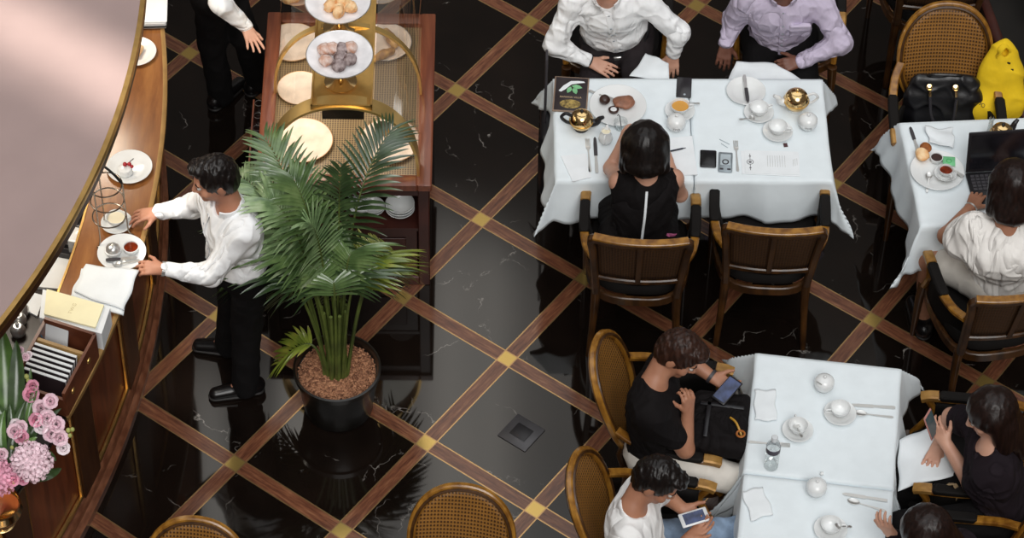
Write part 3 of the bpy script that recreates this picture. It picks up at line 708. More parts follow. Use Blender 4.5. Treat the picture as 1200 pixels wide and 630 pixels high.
def sugar_bowl(loc, label, r=.047, mark=True, rz=0):
    t = thing('sugar_bowl', loc, label, 'sugar bowl', rz, 'white sugar bowls')
    lathe_part('bowl', [(r * .55, 0), (r * .7, .004), (r * .98, r * .6), (r, r * .9), (r * .96, r * 1.2), (.0001, r * 1.2)], M['porcelain'], t, 32)
    l = lathe_part('lid', [(r * .98, r * 1.2), (r * .97, r * 1.26), (r * .75, r * 1.55), (r * .35, r * 1.72), (.0001, r * 1.76)], M['porcelain'], t, 32)
    MB().ball((0, 0, r * 1.86), r * .17).build('lid_knob', M['porcelain'], l)
    if mark: text('printed_mark', 'TWG', .015, M['rubber'], t, (0, -r * 1.0, r * .8), (R(88), 0, 0))
    return t
def teapot(loc, label, dark, rz, r=.06):
    t = thing('teapot', loc, label, 'teapot', rz, 'gold-domed teapots'); hm = M['black'] if dark else M['porcelain']
    lathe_part('foot', [(r * .6, 0), (r * .62, .01), (r * .5, .018)], hm, t)
    lathe_part('body', [(r * .45, .012), (r * .72, .02), (r * .95, r * .7), (r, r * .98), (r * .95, r * 1.3), (r * .8, r * 1.6), (r * .55, r * 1.82), (r * .3, r * 1.9), (.0001, r * 1.92)], M['gold'], t, 40)
    b = MB(); b.tube([(r * 1.0 * math.cos(2 * PI * k / 40), r * 1.0 * math.sin(2 * PI * k / 40), r * .98) for k in range(40)], .003, 6, closed=True); b.build('seam_ring', M['brass'], t)
    l = lathe_part('lid', [(r * .5, r * 1.85), (r * .48, r * 1.92), (r * .2, r * 2.0), (.0001, r * 2.02)], M['gold'], t)
    MB().ball((0, 0, r * 2.1), r * .16).build('lid_knob', hm if dark else M['gold'], l)
    b = MB(); b.tube(bez([(r * .8, 0, r * .7), (r * 1.3, 0, r * .9), (r * 1.5, 0, r * 1.3), (r * 1.85, 0, r * 1.55)], 5), [.022 - .0009 * i for i in range(16)], 10); b.build('spout', hm, t)
    b = MB(); b.tube(bez([(-r * .85, 0, r * 1.45), (-r * 1.35, 0, r * 1.65), (-r * 1.7, 0, r * 1.2), (-r * 1.35, 0, r * .7), (-r * .9, 0, r * .55)], 5), .0085 if dark else .0065, 8); b.build('handle', hm, t)
    return t
def strip(mb, pts, ws, th=.002, z0=0):
    """flat blade/handle outline along +Y with widths ws"""
    poly = [(-w / 2, y) for y, w in zip(pts, ws)] + [(w / 2, y) for y, w in zip(pts[::-1], ws[::-1])]
    return mb.prism(poly, z0, z0 + th)
def cutlery(kind, p0, p1, label, dz=0, m=None, bl=None, group='loose cutlery'):
    """from handle end p0 to working end p1 (world points)"""
    p0, p1 = np.array(p0), np.array(p1); L = np.linalg.norm(p1 - p0); a = math.atan2(p1[1] - p0[1], p1[0] - p0[0]) - PI / 2
    t = thing('table_' + kind if kind != 'teaspoon' else kind, (p0[0], p0[1], p0[2] + dz), label, kind, a, group)
    if abs(p1[2] - p0[2]) > .004: t.rotation_euler = (math.asin((p1[2] - p0[2]) / L), 0, a)
    m = m or M['silver']
    if kind == 'knife':
        b = MB(); strip(b, [0, .01, L * .25, L * .44, L * .47], [.012, .016, .015, .011, .010], .006); b.build('handle', m, t)
        b = MB(); strip(b, [L * .46, L * .5, L * .8, L * .95, L], [.012, .018, .018, .014, .003], .0022, .002); b.build('blade', bl or M['silver'], t)
    elif kind == 'fork':
        b = MB(); strip(b, [0, .01, L * .2, L * .6, L * .68, L * .72, L * .78], [.008, .015, .011, .006, .010, .022, .024], .003); b.build('handle', m, t)
        b = MB()
        for k in range(4):
            x = -.0095 + .0063 * k; b.box((x, L * .885, .0025), (.0034, L * .23, .003))
        b.build('tines', m, t)
    else:
        b = MB(); strip(b, [0, .01, L * .2, L * .6, L * .72], [.007, .013, .010, .005, .006], .003); b.build('handle', m, t)
        b = MB(); q = L * .16; b.lathe([(.0001, .001), (.6, .0015), (1, .006), (.95, .0065), (.6, .003), (.0001, .0025)], (0, L - q, 0), 20, Matrix(((.017, 0, 0), (0, q, 0), (0, 0, 1)))); b.build('bowl', m, t)
    return t
def flat(name, px, z, label, cat, m, th=.0015, group=None, off=0):
    """sheet lying at height z with the four corners seen at px"""
    w = [P(a, b, z) for a, b in px]; c = sum(w) / 4
    b = MB(); b.prism([(q[0] - c[0], q[1] - c[1]) for q in w], 0, th); o = b.build(name, m, smooth=False); o.location = (c[0], c[1], z + off)
    ax = w[1] - w[0]; o['_a'] = math.atan2(ax[1], ax[0]); a = o['_a']; del o['_a']
    tag(o, label, cat, group); return o, a
def soft_napkin(name, px, z, label, th=.006, seed=0, amp=.006, m=None, nn=14, group=None, cat='napkin', zs=(0, 0, 0, 0)):
    w = [P(a, b, z) for a, b in px]; c = sum(w) / 4; r = random.Random(seed); ph = [r.uniform(0, 6) for _ in range(6)]
    def f(u, v):
        p = (w[0] * (1 - u) + w[1] * u) * (1 - v) + (w[3] * (1 - u) + w[2] * u) * v; dz = (zs[0] * (1 - u) + zs[1] * u) * (1 - v) + (zs[3] * (1 - u) + zs[2] * u) * v
        q = math.sin(5 * u + 3 * v + ph[0]) + math.sin(8 * v - 4 * u + ph[1]); return (p[0] + .004 * math.sin(9 * v + ph[2]), p[1] + .004 * math.sin(8 * u + ph[3]), z + th + dz + amp * (.5 + .25 * q))
    b = MB((c[0], c[1], z)); b.grid(f, nn, nn); o = b.build(name, m or M['napkin'], thick=th, sharp=0); o.location = (c[0], c[1], z); return tag(o, label, cat, group)

# ---------------------------------------------------------------- left half of the long table
z = TZ
mb_c = P(669, 111.5, z); mrot = R(-3)
mn = thing('menu_book', mb_c, 'black menu card with a white pod, green leaves and gold picture', 'menu', mrot)
MB().box((0, 0, .004), (.172, .238, .008), bev=.002).build('border', mat('tan_card_border', '#8d7766', .6), mn)
MB().box((0, 0, .0065), (.158, .224, .005), bev=.001).build('cover', M['browncard'], mn)
b = MB(); b.prism([(-.062, .018), (-.05, .012), (-.03, .03), (0, .066), (.035, .076), (.066, .082), (.06, .09), (.03, .092), (-.005, .088), (-.04, .055)], .009, .0096); b.build('white_pod', M['paper'], mn, smooth=False)
b = MB()
for x0, y0, x1, y1, w in ((.0, .055, .055, .045, .014), (-.002, .05, -.018, .005, .012), (.012, .046, .026, .0, .013)):
    dx, dy = x1 - x0, y1 - y0; L = math.hypot(dx, dy); nx, ny = -dy / L * w, dx / L * w
    b.prism([(x0, y0), (x0 + dx * .35 + nx, y0 + dy * .35 + ny), (x0 + dx * .7 + nx * .8, y0 + dy * .7 + ny * .8), (x1, y1), (x0 + dx * .7 - nx * .8, y0 + dy * .7 - ny * .8), (x0 + dx * .35 - nx, y0 + dy * .35 - ny)], .0096, .0102)
b.build('green_leaves', mat('printed_leaf_green', '#7fc08a', .5), mn, smooth=False)
text('lettering', 'BANANA VILLA', .0155, mat('gold_print', '#c9ad86', .5), mn, (0, -.022, .0092))
b = MB(); b.lathe([(.0001, .0095), (1, .0095), (1, .009)], (0, -.068, 0), 24, Matrix(((.052, 0, 0), (0, .03, 0), (0, 0, 1)))); b.build('gold_picture', mat('gold_printed_picture', '#b49a55', .5, c2='#4a3a1c', scale=60), mn)
teapot(P(681, 150, z), 'gold teapot with black spout and handle beside the black menu', True, R(-4), .058)
plate(P(724, 126, z), .142, 'large white plate with chocolate dessert, in front of the white shirted man', group='white dinner plates')
def lump(name, c, r, m, label, cat, seed=0, amp=.004, rz=0, h=.004, k=30, group=None, extra=None):
    s = SD(); s.ell((0, 0, r[2]), r, frame((math.sin(-rz), math.cos(rz), 0), (0, 0, 1)), .01)
    if extra: extra(s)
    o = s.mesh(name, m, None, h, disp=wrinkle(amp, k, seed)); o.location = tuple(c); return tag(o, label, cat, group)
zp = z + .009
lump('chocolate_truffle', P(709, 120.5, zp), (.026, .026, .022), M['choc'], 'dark chocolate truffle on the dessert plate', 'dessert', 1)
lump('mousse_slice', P(730.5, 122, zp), (.052, .043, .017), M['mousse'], 'milk chocolate mousse slice on the dessert plate', 'dessert', 2, .006)
b = MB(); b.lathe([(.021, 0), (.024, .012), (.019, .018), (.016, .01), (.0001, .009)], n=20, sx=1.1); o = b.build('chocolate_cup', M['choc']); o.location = tuple(P(719, 130, zp)); tag(o, 'little chocolate cup filled with white cream', 'dessert'); MB().lathe([(.016, .012), (.0001, .014)], n=16).build('cream_filling', M['porcelain'], o)
cutlery('fork', P(690, 106, z + .004), P(719, 117.5, z + .024), 'silver fork resting on the dessert plate rim', 0)
cutlery('fork', P(691.5, 202, z), P(688.5, 163, z), 'silver fork lying left of the knife with a painted dark blade reflection', 0)
cutlery('knife', P(699.5, 203, z), P(697, 161, z), 'table knife lying beside the milk jug', 0, M['silver'], M['rubber'])  # grey blade colour paints in the dark reflection on the steel
t = thing('milk_jug', P(709.5, 166, z), 'small white milk jug standing right of the knife', 'jug', R(80))
lathe_part('body', [(.022, 0), (.028, .004), (.035, .025), (.03, .05), (.022, .068), (.025, .08), (.0225, .08), (.02, .066), (.0001, .06)], M['porcelain'], t)
lathe_part('milk', [(.0215, .069), (.0001, .0695)], M['milk'], t)
b = MB(); b.tube(bez([(.022, 0, .066), (.03, 0, .078), (.037, 0, .083)], 4), [.012, .011, .010, .009, .008, .007, .006, .005, .004], 8); b.build('spout', M['porcelain'], t)
b = MB(); b.tube(bez([(-.022, 0, .07), (-.046, 0, .068), (-.05, 0, .04), (-.032, 0, .024)], 4), .0045, 8); b.build('handle', M['porcelain'], t)
t = thing('dessert_glass', P(727, 150, z), 'small clear glass with a black stirrer near the dessert plate', 'glass')
lathe_part('bowl', [(.024, 0), (.026, .002), (.033, .03), (.034, .05), (.0325, .05), (.031, .03), (.02, .006), (.0001, .005)], M['glassware'], t)
b = MB(); b.tube([(.006, -.018, .006), (-.006, .024, .062), (-.012, .028, .066), (-.017, .02, .066)], .0022, 6); o = b.build('cocktail_stirrer', M['black']); o.location = tuple(P(727, 150, z)); tag(o, 'thin black stirrer standing in the small glass', 'stirrer')
flat('folded_card', [(657, 183), (687, 180), (693, 208), (671, 213)], z, 'blank white folded card at the near left table corner', 'card', M['paper'], .003)
np_, na = flat('notepad', [(776, 163), (811, 160), (817.5, 205), (780, 207)], z, 'white ruled notepad under the pen and the arm of the woman in black', 'notepad', M['paper'], .006)
b = MB(); c0 = P(776, 179, z + .012); c1 = P(804, 173, z + .0105); b.tube([c0 - c0, (c1 - c0) * .85, (c1 - c0) * .86, c1 - c0], [.0042, .0042, .003, .001], 8); pen = b.build('ballpoint_pen', mat('navy_pen', '#1d2233', .35)); pen.location = tuple(c0); tag(pen, 'dark ballpoint pen lying across the notepad', 'pen'); MB().tube([(0, 0, .005), tuple((c1 - c0) * .3 + np.array([0, 0, .005]))], .0012, 6).build('pen_clip', M['silver'], pen)
cup(P(796.5, 132, z), 'white cup of amber tea beside the black phone', R(10), M['tea'], saucer='white saucer under the cup of amber tea')
sugar_bowl(P(792, 150, z), 'white lidded sugar bowl touching the amber tea saucer')
for k, (a, b_) in enumerate((((811, 120), (818, 120)), ((812, 124), (818, 124)))): pass
cutlery('teaspoon', P(820, 122.5, z + .006), P(803, 122, z + .012), 'teaspoon on the saucer of amber tea, handle to the right', .006)
t = thing('smartphone', P(801.5, 103, z), 'black phone lying at the table edge between the two men', 'phone', R(-3)); MB().box((0, 0, .004), (.074, .138, .008), bev=.003).build('body', M['black'], t); MB().box((0, -.002, .0083), (.068, .128, .0008), bev=.0003).build('screen', mat('grey_phone_back', '#2b292d', .3), t); lathe_part('button', [(.006, .0088), (.0045, .0092), (.0001, .0092)], M['greycard'], t).location = (.004, -.052, 0)
# ---------------------------------------------------------------- right half
t = thing('wallet', P(830, 187, z), 'closed black leather wallet beside the silver phone', 'wallet', R(-2)); b = MB(); b.box((0, 0, .0065), (.078, .112, .013), bev=.005); b.build('body', M['leather'], t); MB().box((-.037, 0, .0065), (.006, .108, .009), bev=.002).build('spine', M['dark'], t)
t = thing('mobile_phone', P(850, 191, z), 'silver keypad phone beside the black wallet', 'phone', R(-3)); MB().box((0, 0, .006), (.068, .128, .012), bev=.004).build('body', mat('silver_phone_plastic', '#8e989e', .35, .3), t); MB().box((0, .012, .0123), (.05, .07, .001)).build('screen', mat('pale_phone_screen', '#b3bec4', .3), t); b = MB(); b.lathe([(.017, .0125), (.017, .0142), (.011, .0142), (.011, .0125)], (0, -.004, 0), 24); b.build('ring_button', M['rubber'], t); b = MB(); [b.box((x, -.05, .0125), (.017, .01, .001)) for x in (-.018, .018)]; b.build('soft_keys', M['rubber'], t)
for lab, a, b_ in (('thin grey toothpick above the silver phone, upper of the two', (843, 163), (855, 169)), ('thin grey toothpick above the silver phone, lower of the two', (845, 168), (853, 173))):
    p0, p1 = P(*a, z + .0015), P(*b_, z + .0015); b = MB(); b.tube([p0 - p0, p1 - p0], .0016, 6); o = b.build('toothpick', M['greycard']); o.location = tuple(p0); tag(o, lab, 'toothpick', 'toothpicks')
cutlery('fork', P(864.5, 201, z), P(862, 165, z), 'silver fork lying between the silver phone and the menu sheets', 0)
for k, (lab, pxs) in enumerate((('white menu sheet, lower of the two overlapping sheets', [(868, 177), (936, 179), (937.5, 207), (869.5, 204)]), ('printed menu sheet with a crest, on top of the other sheet', [(872, 176), (935, 178), (937, 205), (873.5, 203)]))):
    o, a = flat('menu_sheet', pxs, z + .0022 * k, lab, 'menu', M['paper'], .0018, 'menu sheets')
    if k:
        pr = mat('grey_print', '#a9a9a6', .8); b = MB()
        for j in range(8): b.box((-.02 + .012 * j, .008, .0021), (.0014, .075, .0004))
        for j in range(3): b.box((.105 + .009 * j, .004 * j, .0021), (.0016, .045, .0004))
        b.build('printed_text', pr, o, smooth=False)
        b = MB(); b.lathe([(.017, .002), (.017, .0025), (.0135, .0025), (.0135, .002)], (-.105, 0, 0), 24); b.lathe([(.008, .002), (.008, .0025), (.004, .0025)], (-.105, 0, 0), 16); b.box((-.105, .034, .0021), (.003, .04, .0005)); b.box((-.105, -.034, .0021), (.003, .04, .0005)); b.box((-.105, .038, .0021), (.010, .006, .0005)); b.box((-.105, -.038, .0021), (.010, .006, .0005)); b.build('printed_crest', mat('dark_grey_print', '#77777a', .8), o, smooth=False)
plate(P(874, 109, z), .098, 'white side plate with a knife across it', group='white dinner plates')
cutlery('knife', P(872, 89, z + .019), P(876.5, 121, z + .019), 'table knife resting across the white side plate', .004, M['silver'], M['rubber'])  # blade coloured grey for a dark reflection, as on the first knife
cup(P(889, 134, z), 'empty white tea cup below the side plate', R(20), None, saucer='white saucer with a stained spoon, below the side plate')
cutlery('teaspoon', P(866, 141, z + .02), P(884, 139, z + .014), 'tea-stained spoon resting on the saucer below the side plate', .004, M['silver'])
cup(P(911, 156, z), 'empty white tea cup above the menu sheets', R(-15), None, saucer='white saucer beside the dark tea bag tag, above the menu sheets')
t = thing('tea_bag_tag', P(920.5, 170, z), 'small dark red tea bag tag on a string', 'tag', R(8)); MB().box((0, 0, .001), (.02, .024, .002)).build('paper_tag', mat('dark_red_card', '#4d2b2e', .6), t); MB().tube(bez([(0, .01, .002), (.004, .03, .004), (-.004, .05, .012)], 4), .0009, 5).build('string', M['paper'], t)
sugar_bowl(P(946, 149, z), 'white lidded sugar bowl below the white handled gold teapot')
teapot(P(932, 127, z), 'gold teapot with white spout and handle in front of the lilac shirted man', False, R(184), .062)
# ---------------------------------------------------------------- table with the laptop
cutlery('knife', P(1076, 178, z), P(1066.5, 149, z), 'table knife at the far left corner of the laptop table', 0, M['silver'], M['rubber'])  # same grey blade, a dark reflection put into the colour
soft_napkin('crumpled_napkin', [(1083, 152), (1116, 152), (1118, 176), (1090, 170)], z, 'crumpled white napkin behind the breakfast plate', .004, 4, .022)
plate(P(1098, 202, z), .132, 'large white breakfast plate beside the laptop', group='white dinner plates')
lump('bread_roll', P(1080, 185, z + .011), (.034, .042, .024), M['pastry'], 'golden bread roll, nearer piece on the breakfast plate', 'bread', 5, .004)
lump('bread_slice', P(1084, 175, z + .03), (.03, .032, .012), mat('toasted_bread', '#a5612c', .6, c2='#7d4319', scale=40), 'browned bread slice leaning on the roll', 'bread', 6, .003)
t = thing('jam_pot', P(1097, 188, z + .009), 'little white pot of dark jam on the breakfast plate', 'jam pot'); lathe_part('pot', [(.024, 0), (.029, .006), (.031, .026), (.028, .026), (.026, .012), (.0001, .01)], M['porcelain'], t); lathe_part('jam', [(.0285, .021), (.0001, .022)], M['choc'], t)
t = thing('tea_packet', P(1112, 189, z + .019), 'small green paper sachet on the breakfast plate rim', 'sachet', R(-4)); MB().box((0, 0, .002), (.06, .058, .004), bev=.001).build('paper', mat('green_sachet', '#79c78f', .6), t); b = MB(); b.lathe([(.014, .004), (.014, .0046), (.010, .0046), (.010, .004)], n=20); b.build('printed_ring', M['green'], t)
cup(P(1107.5, 205.5, z + .014), 'small white cup of jam-red tea on the breakfast plate', R(-60), M['jam'], .034, .04, saucer='white saucer stacked on the breakfast plate')
cutlery('teaspoon', P(1086, 226, z + .003), P(1089, 203, z + .02), 'teaspoon hanging over the near rim of the breakfast plate', .003)
cutlery('knife', P(1129, 208, z + .02), P(1106, 193, z + .03), 'butter knife resting on the right rim of the breakfast plate', .003)
lap = P(1131, 205, z); lr = BRZ + R(2)
t = thing('laptop', (lap[0], lap[1], z), 'open black laptop with dark screen in front of the woman in white', 'laptop', lr)
W_, D_ = .335, .215
MB().box((W_ / 2, -D_ / 2, .010), (W_, D_, .018), bev=.004).build('base', M['black'], t)
b = MB()
for j in range(5):
    for i in range(13): b.box((.026 + i * .0236, -.03 - j * .021, .0205), (.019, .0165, .003))
b.build('keyboard', M['rubber'], t)['label'] = 'dark grey keys'
MB().box((W_ / 2, -.172, .0195), (.09, .05, .0015)).build('touchpad', mat('dark_touchpad', '#232226', .3), t)
rs = Matrix.Rotation(R(-14), 3, 'X'); cc = rs @ Vector((0, 0, .115))
ld = MB(); ld.box((W_ / 2, cc.y + .002, cc.z + .016), (W_, .008, .23), rot=rs, bev=.003); ld = ld.build('lid', mat('black_laptop_lid', '#1c191d', .35), t)
cs = rs @ Vector((0, -.0045, .118)); MB().box((W_ / 2, cs.y + .002, cs.z + .016), (W_ - .03, .0015, .195), rot=rs).build('screen', M['screen'], ld)
teapot(P(1172, 166, z), 'gold teapot half hidden behind the laptop screen', True, R(40), .058)
t = thing('bud_vase', P(1158.5, 160, z), 'narrow clear glass vase behind the laptop', 'vase'); lathe_part('body', [(.016, 0), (.018, .004), (.013, .05), (.012, .12), (.014, .13), (.012, .13), (.010, .12), (.011, .05), (.0001, .01)], M['glassware'], t, 20)
lathe_part('water', [(.0105, .045), (.0001, .046)], M['porcelain'], t, 16)
# ---------------------------------------------------------------- lower right table
soft_napkin('folded_napkin', [(884, 458), (908.5, 458), (910, 494), (884.5, 493)], z, 'white napkin folded flat near the man in the black tee', .005, 2, .002, group='white napkins')
sugar_bowl(P(965, 455, z), 'white lidded sugar bowl alone at the far end of the bottle table', .046, False)
b = MB(); p0, p1 = P(957, 447, z + .085), P(966, 452, z + .06); b.tube([p0 - p0, p1 - p0], .003, 6); o = b.build('sugar_spoon', M['silver']); o.location = tuple(p0); tag(o, 'short spoon handle sticking out of the far sugar bowl', 'spoon')
cup(P(984, 486, z), 'empty white tea cup below the lone sugar bowl', R(190), None, saucer='white saucer at the left ends of the knife and spoon')
cutlery('knife', P(1049, 478, z), P(996, 474.5, z), 'silver knife right of the white cup, nearer the far table edge', 0)
cutlery('teaspoon', P(1047, 489, z), P(1001, 483.5, z + .008), 'silver spoon lying parallel below the knife on the bottle table', 0)
cup(P(934.5, 506, z), 'empty white tea cup with a spoon inside', R(100), None, r=.044, saucer='white saucer under the cup that holds a spoon')
cutlery('teaspoon', P(940, 513, z + .055), P(932, 498.5, z + .02), 'teaspoon standing inside the white cup', .004)
cutlery('fork', P(877, 517.5, z), P(926, 522, z), 'silver fork lying behind the water bottle', 0)
t = thing('water_bottle', P(903.5, 546, z), 'clear plastic water bottle with a dark label band', 'bottle'); lathe_part('body', [(.030, 0), (.032, .005), (.032, .05), (.030, .055), (.032, .06), (.032, .15), (.026, .172), (.014, .187), (.0135, .20)], M['glassware'], t, 28)
lathe_part('label_band', [(.0325, .118), (.0327, .118), (.0327, .148), (.0323, .148)], mat('dark_bottle_label', '#3b3140', .4), t); lathe_part('cap', [(.0145, .192), (.0148, .214), (.013, .217), (.0001, .217)], mat('white_cap', '#d3d7da', .4), t)
sugar_bowl(P(956, 577, z), 'white lidded sugar bowl below the water bottle, on the nearest table', .046, False)
MB().ball((0, 0, .009), .009).build('sugar_cube', M['porcelain']); o = bpy.data.objects['sugar_cube']; o.location = tuple(P(963, 556, z)); tag(o, 'tiny round white sugar ball behind the nearest sugar bowl', 'sugar')
cutlery('knife', P(1040, 587, z), P(987, 578.5, z), 'silver knife right of the nearest sugar bowl', 0)
cutlery('teaspoon', P(1038, 598.5, z), P(993, 586, z), 'silver spoon below the knife on the nearest table', 0)
cup(P(973, 622, z), 'white tea cup cut by the bottom edge of the frame', R(0), None, saucer='white saucer cut by the bottom edge of the frame')
cutlery('teaspoon', P(998, 617, z + .02), P(978, 617, z + .06), 'teaspoon sticking out of the cup at the bottom edge', .0)
soft_napkin('folded_napkin', [(869, 577), (893, 571), (907, 603), (881, 611)], z, 'white napkin folded flat near the man in the white tee', .005, 3, .002, group='white napkins')
# ============================================================ pastry display cabinet
fr, fl_, bk = P(506, 214, .76), P(299, 218, .76), P(486, 12, .76)
CW = fr[0] - fl_[0]; CY0 = (fr[1] + fl_[1]) / 2; CD = bk[1] - fr[1]; CX = (fr[0] + fl_[0]) / 2
cab = empty('pastry_cabinet', (CX, CY0, 0), 'tall wooden pastry display cabinet with a brass and glass barrel top', 'display cabinet', math.atan2(fr[1] - fl_[1], fr[0] - fl_[0]) * .3)
H = .76; hw = CW / 2
b = MB()
b.box((-hw + .035, CD / 2, H - .025), (.07, CD, .05), bev=.006); b.box((hw - .035, CD / 2, H - .025), (.07, CD, .05), bev=.006)
b.box((0, .035, H - .025), (CW - .14, .07, .05), bev=.006); b.box((0, CD - .035, H - .025), (CW - .14, .07, .05), bev=.006); b.build('top_frame', M['wood_cab'], cab)
for x in (-hw + .04, hw - .04):
    for y in (.04, CD - .04): MB().box((x, y, (H - .05) / 2), (.055, .055, H - .05), bev=.004).build('corner_post', M['wood_cab_dark'], cab)
MB().box((0, .035, .03), (CW - .13, .045, .06), bev=.004).build('bottom_rail', M['wood_cab_dark'], cab); MB().box((0, .04, H - .075), (CW - .13, .04, .05)).build('upper_rail', M['wood_cab_dark'], cab)
MB().box((0, CD / 2, .40), (CW - .09, CD - .06, .02)).build('shelf', M['wood_cab_dark'], cab)
b = MB(); b.box((-hw + .03, CD / 2, H / 2), (.015, CD - .1, H - .12)); b.box((hw - .03, CD / 2, H / 2), (.015, CD - .1, H - .12)); b.box((0, CD - .03, H / 2), (CW - .1, .015, H - .12)); b.build('side_panel', M['wood_cab_dark'], cab)
for sx in (-1, 1):
    d = MB().box((sx * (hw / 2 - .035), .045, .225), (hw - .075, .022, .33), bev=.004).build('door', M['wood_cab_dark'], cab)
    MB().box((sx * (hw / 2 - .035), .032, .225), (hw - .19, .008, .22), bev=.003).build('door_panel', mat('door_panel_wood', '#4a2016', .4, c2='#3a1811', scale=5), d); MB().ball((sx * .045, .024, .26), .009).build('knob', M['brass'], d)
mt = NT('woven_brass_mat'); v = mt.coord(); s_ = mt.n('ShaderNodeSeparateXYZ'); mt.link(v, s_.inputs[0]); g = mt.math('MULTIPLY', mt.math('ABSOLUTE', mt.math('SINE', mt.math('MULTIPLY', s_.outputs[0], 250.))), mt.math('ABSOLUTE', mt.math('SINE', mt.math('MULTIPLY', s_.outputs[1], 250.))))
mt.bs(Base_Color=mt.ramp(g, [(.3, lin('#97805f')), (.65, lin('#4a382a'))]), Roughness=.4)
MB().box((0, CD / 2, H - .045), (CW - .13, CD - .13, .02)).build('display_floor', mt.m, cab)
# barrel vault
VW, VH, CHW, VY0, VY1 = hw - .065, .47, .145, .065, CD + .35
def vault(a, k=1.0):
    c, s = math.cos(a), math.sin(a); q = 2.25; r = (abs(c) ** q + abs(s) ** q) ** (-1 / q); return VW * r * c * k, H + VH * r * s * k
aT = math.acos(CHW / VW) * .995
vt = [vault(aT * i / 22) for i in range(23)]
for sx in (1, -1):
    b = MB(); b.grid(lambda u, w: (sx * vt[round(u * 22)][0], VY0 + (VY1 - VY0) * w, vt[round(u * 22)][1]), 22, 1); b.build('curved_glass', M['glass'], cab, sharp=0)
def band(y, wd, name, zz=0):
    b = MB(); pth = [vault(PI * i / 60) for i in range(61)]
    b.tube([(x * 1.005, y, z + .002) for x, z in pth], 1, sq=(wd, .012), up=(0, 1, 0)) if False else None
    pts = []; fs = []
    for x, z in pth:
        n = nrm((x / VW ** 2, (z - H) / VH ** 2)); pts += [(x + n[0] * .006, y - wd / 2, z + n[1] * .006), (x + n[0] * .006, y + wd / 2, z + n[1] * .006), (x - n[0] * .008, y + wd / 2, z - n[1] * .008), (x - n[0] * .008, y - wd / 2, z - n[1] * .008)]
    for i in range(60):
        for j in range(4): fs.append((i * 4 + j, i * 4 + (j + 1) % 4, i * 4 + 4 + (j + 1) % 4, i * 4 + 4 + j))
    b.add(pts, fs); return b.build(name, M['archgold'], cab)
band(VY0 + .035, .085, 'brass_arch'); band(VY0 + .55, .03, 'brass_arch')
b = MB(); n = 60; pth = [vault(PI * i / n, .985) for i in range(n + 1)]; b.add([(0, VY0 + .012, H)] + [(x, VY0 + .012, z) for x, z in pth], [(0, i + 1, i + 2) for i in range(n)]); b.build('end_glass', M['glass'], cab)
zc = H + VH * .995; 
b = MB(); b.box((0, (VY0 + VY1) / 2, zc - .012), (CHW * 2, VY1 - VY0, .006)); b.box((-CHW + .004, (VY0 + VY1) / 2, zc), (.008, VY1 - VY0, .03)); b.box((CHW - .004, (VY0 + VY1) / 2, zc), (.008, VY1 - VY0, .03)); b.box((0, VY0 + .004, zc), (CHW * 2, .008, .03)); b.build('brass_tray', M['brass'], cab)
b = MB(); b.box((0, .30, zc - .10), (.20, .28, .16)); b.build('dark_centre_block', M['dark'], cab)['label'] = 'dark block added for the dark mirrored centre under the brass tray'  # solid dark block stands in for the dark reflection in the brass underside
b = MB(); [b.box((-.07 + .02 * i, .155, zc - .085), (.012, .006, .04)) for i in range(8)]; b.build('red_marks', mat('red_mark_paint', '#7a2416', .4), cab)  # red strips for the reddish text-like marks inside the front
for x_, y_, e_ in ((-.2, .36, 1.5), (.2, .36, .8), (-.2, .85, .7), (.2, .85, .7)): lamp('display_light', (CX + x_, CY0 + y_, H + .30), e_, .2, (1, .88, .70), 'AREA')
def cabp(lx, ly, z): 
    a = cab.rotation_euler[2]; return np.array([CX + math.cos(a) * lx - math.sin(a) * ly, CY0 + math.sin(a) * lx + math.cos(a) * ly, z])
zf = H - .034
gr = mat('copper_rim', '#c79a6e', .3, .5)
plates_in = [((343, 52), .135, 'white plate behind the left glass, second row'), ((352, 106), .115, 'small plate with copper rim behind the left glass'), ((355, 167), .148, 'warm lit plate at the front left of the cabinet'), ((452, 52), .132, 'white plate holding two eclairs in the cabinet'), ((457, 167), .148, 'white plate with brown cakes at the front right of the cabinet'), ((348, -8), .11, 'plate of croissants at the back left of the cabinet'), ((446, -10), .11, 'plate at the back right of the cabinet')]
for (px, r, lab) in plates_in: plate(P(*px, zf), r, lab, 'plate', 'plates inside the display cabinet', 'display_plate', mat('warm_porcelain', '#e2cfc2', .25), gr if r != .132 else M['silver'])
def long_bun(p, q, lab, m, r=.02, seed=0, z0=.012):
    a, c = P(*p, zf + z0 + r), P(*q, zf + z0 + r); s = SD(); s.cap(a, (a + c) / 2 + np.array([0, 0, .004]), r * .85, r, .02); s.cap((a + c) / 2 + np.array([0, 0, .004]), c, r, r * .85, .02)
    mid = (a + c) / 2; base = np.array([mid[0], mid[1], zf + z0]); o = s.mesh('eclair', m, None, .004, off=base, disp=wrinkle(.003, 60, seed)); o.location = tuple(base); return tag(o, lab, 'pastry', 'eclairs')
long_bun((453, 37), (463, 53), 'glazed eclair at the right edge of its plate, farther one', M['eclair'], .023, 1)
long_bun((438, 70), (459, 60), 'glazed eclair lying across the near side of its plate', M['eclair'], .021, 2)
def disc_cake(px, r, h, lab, m, top):
    t = thing('round_cake', P(*px, zf + .009), lab, 'cake', 0, 'brown cakes in the cabinet'); lathe_part('sponge', [(r, 0), (r * 1.03, h * .3), (r, h * .8), (r * .9, h), (.0001, h)], m, t, 24); lathe_part('glaze', [(r * .93, h), (r * .5, h * 1.12), (.0001, h * 1.15)], top, t, 24)
disc_cake((449, 153), .036, .035, 'round brown cake farther back on the front right plate', M['eclair'], M['choc']); disc_cake((468, 162), .036, .035, 'round brown cake at the right of the front right plate', M['eclair'], M['choc'])
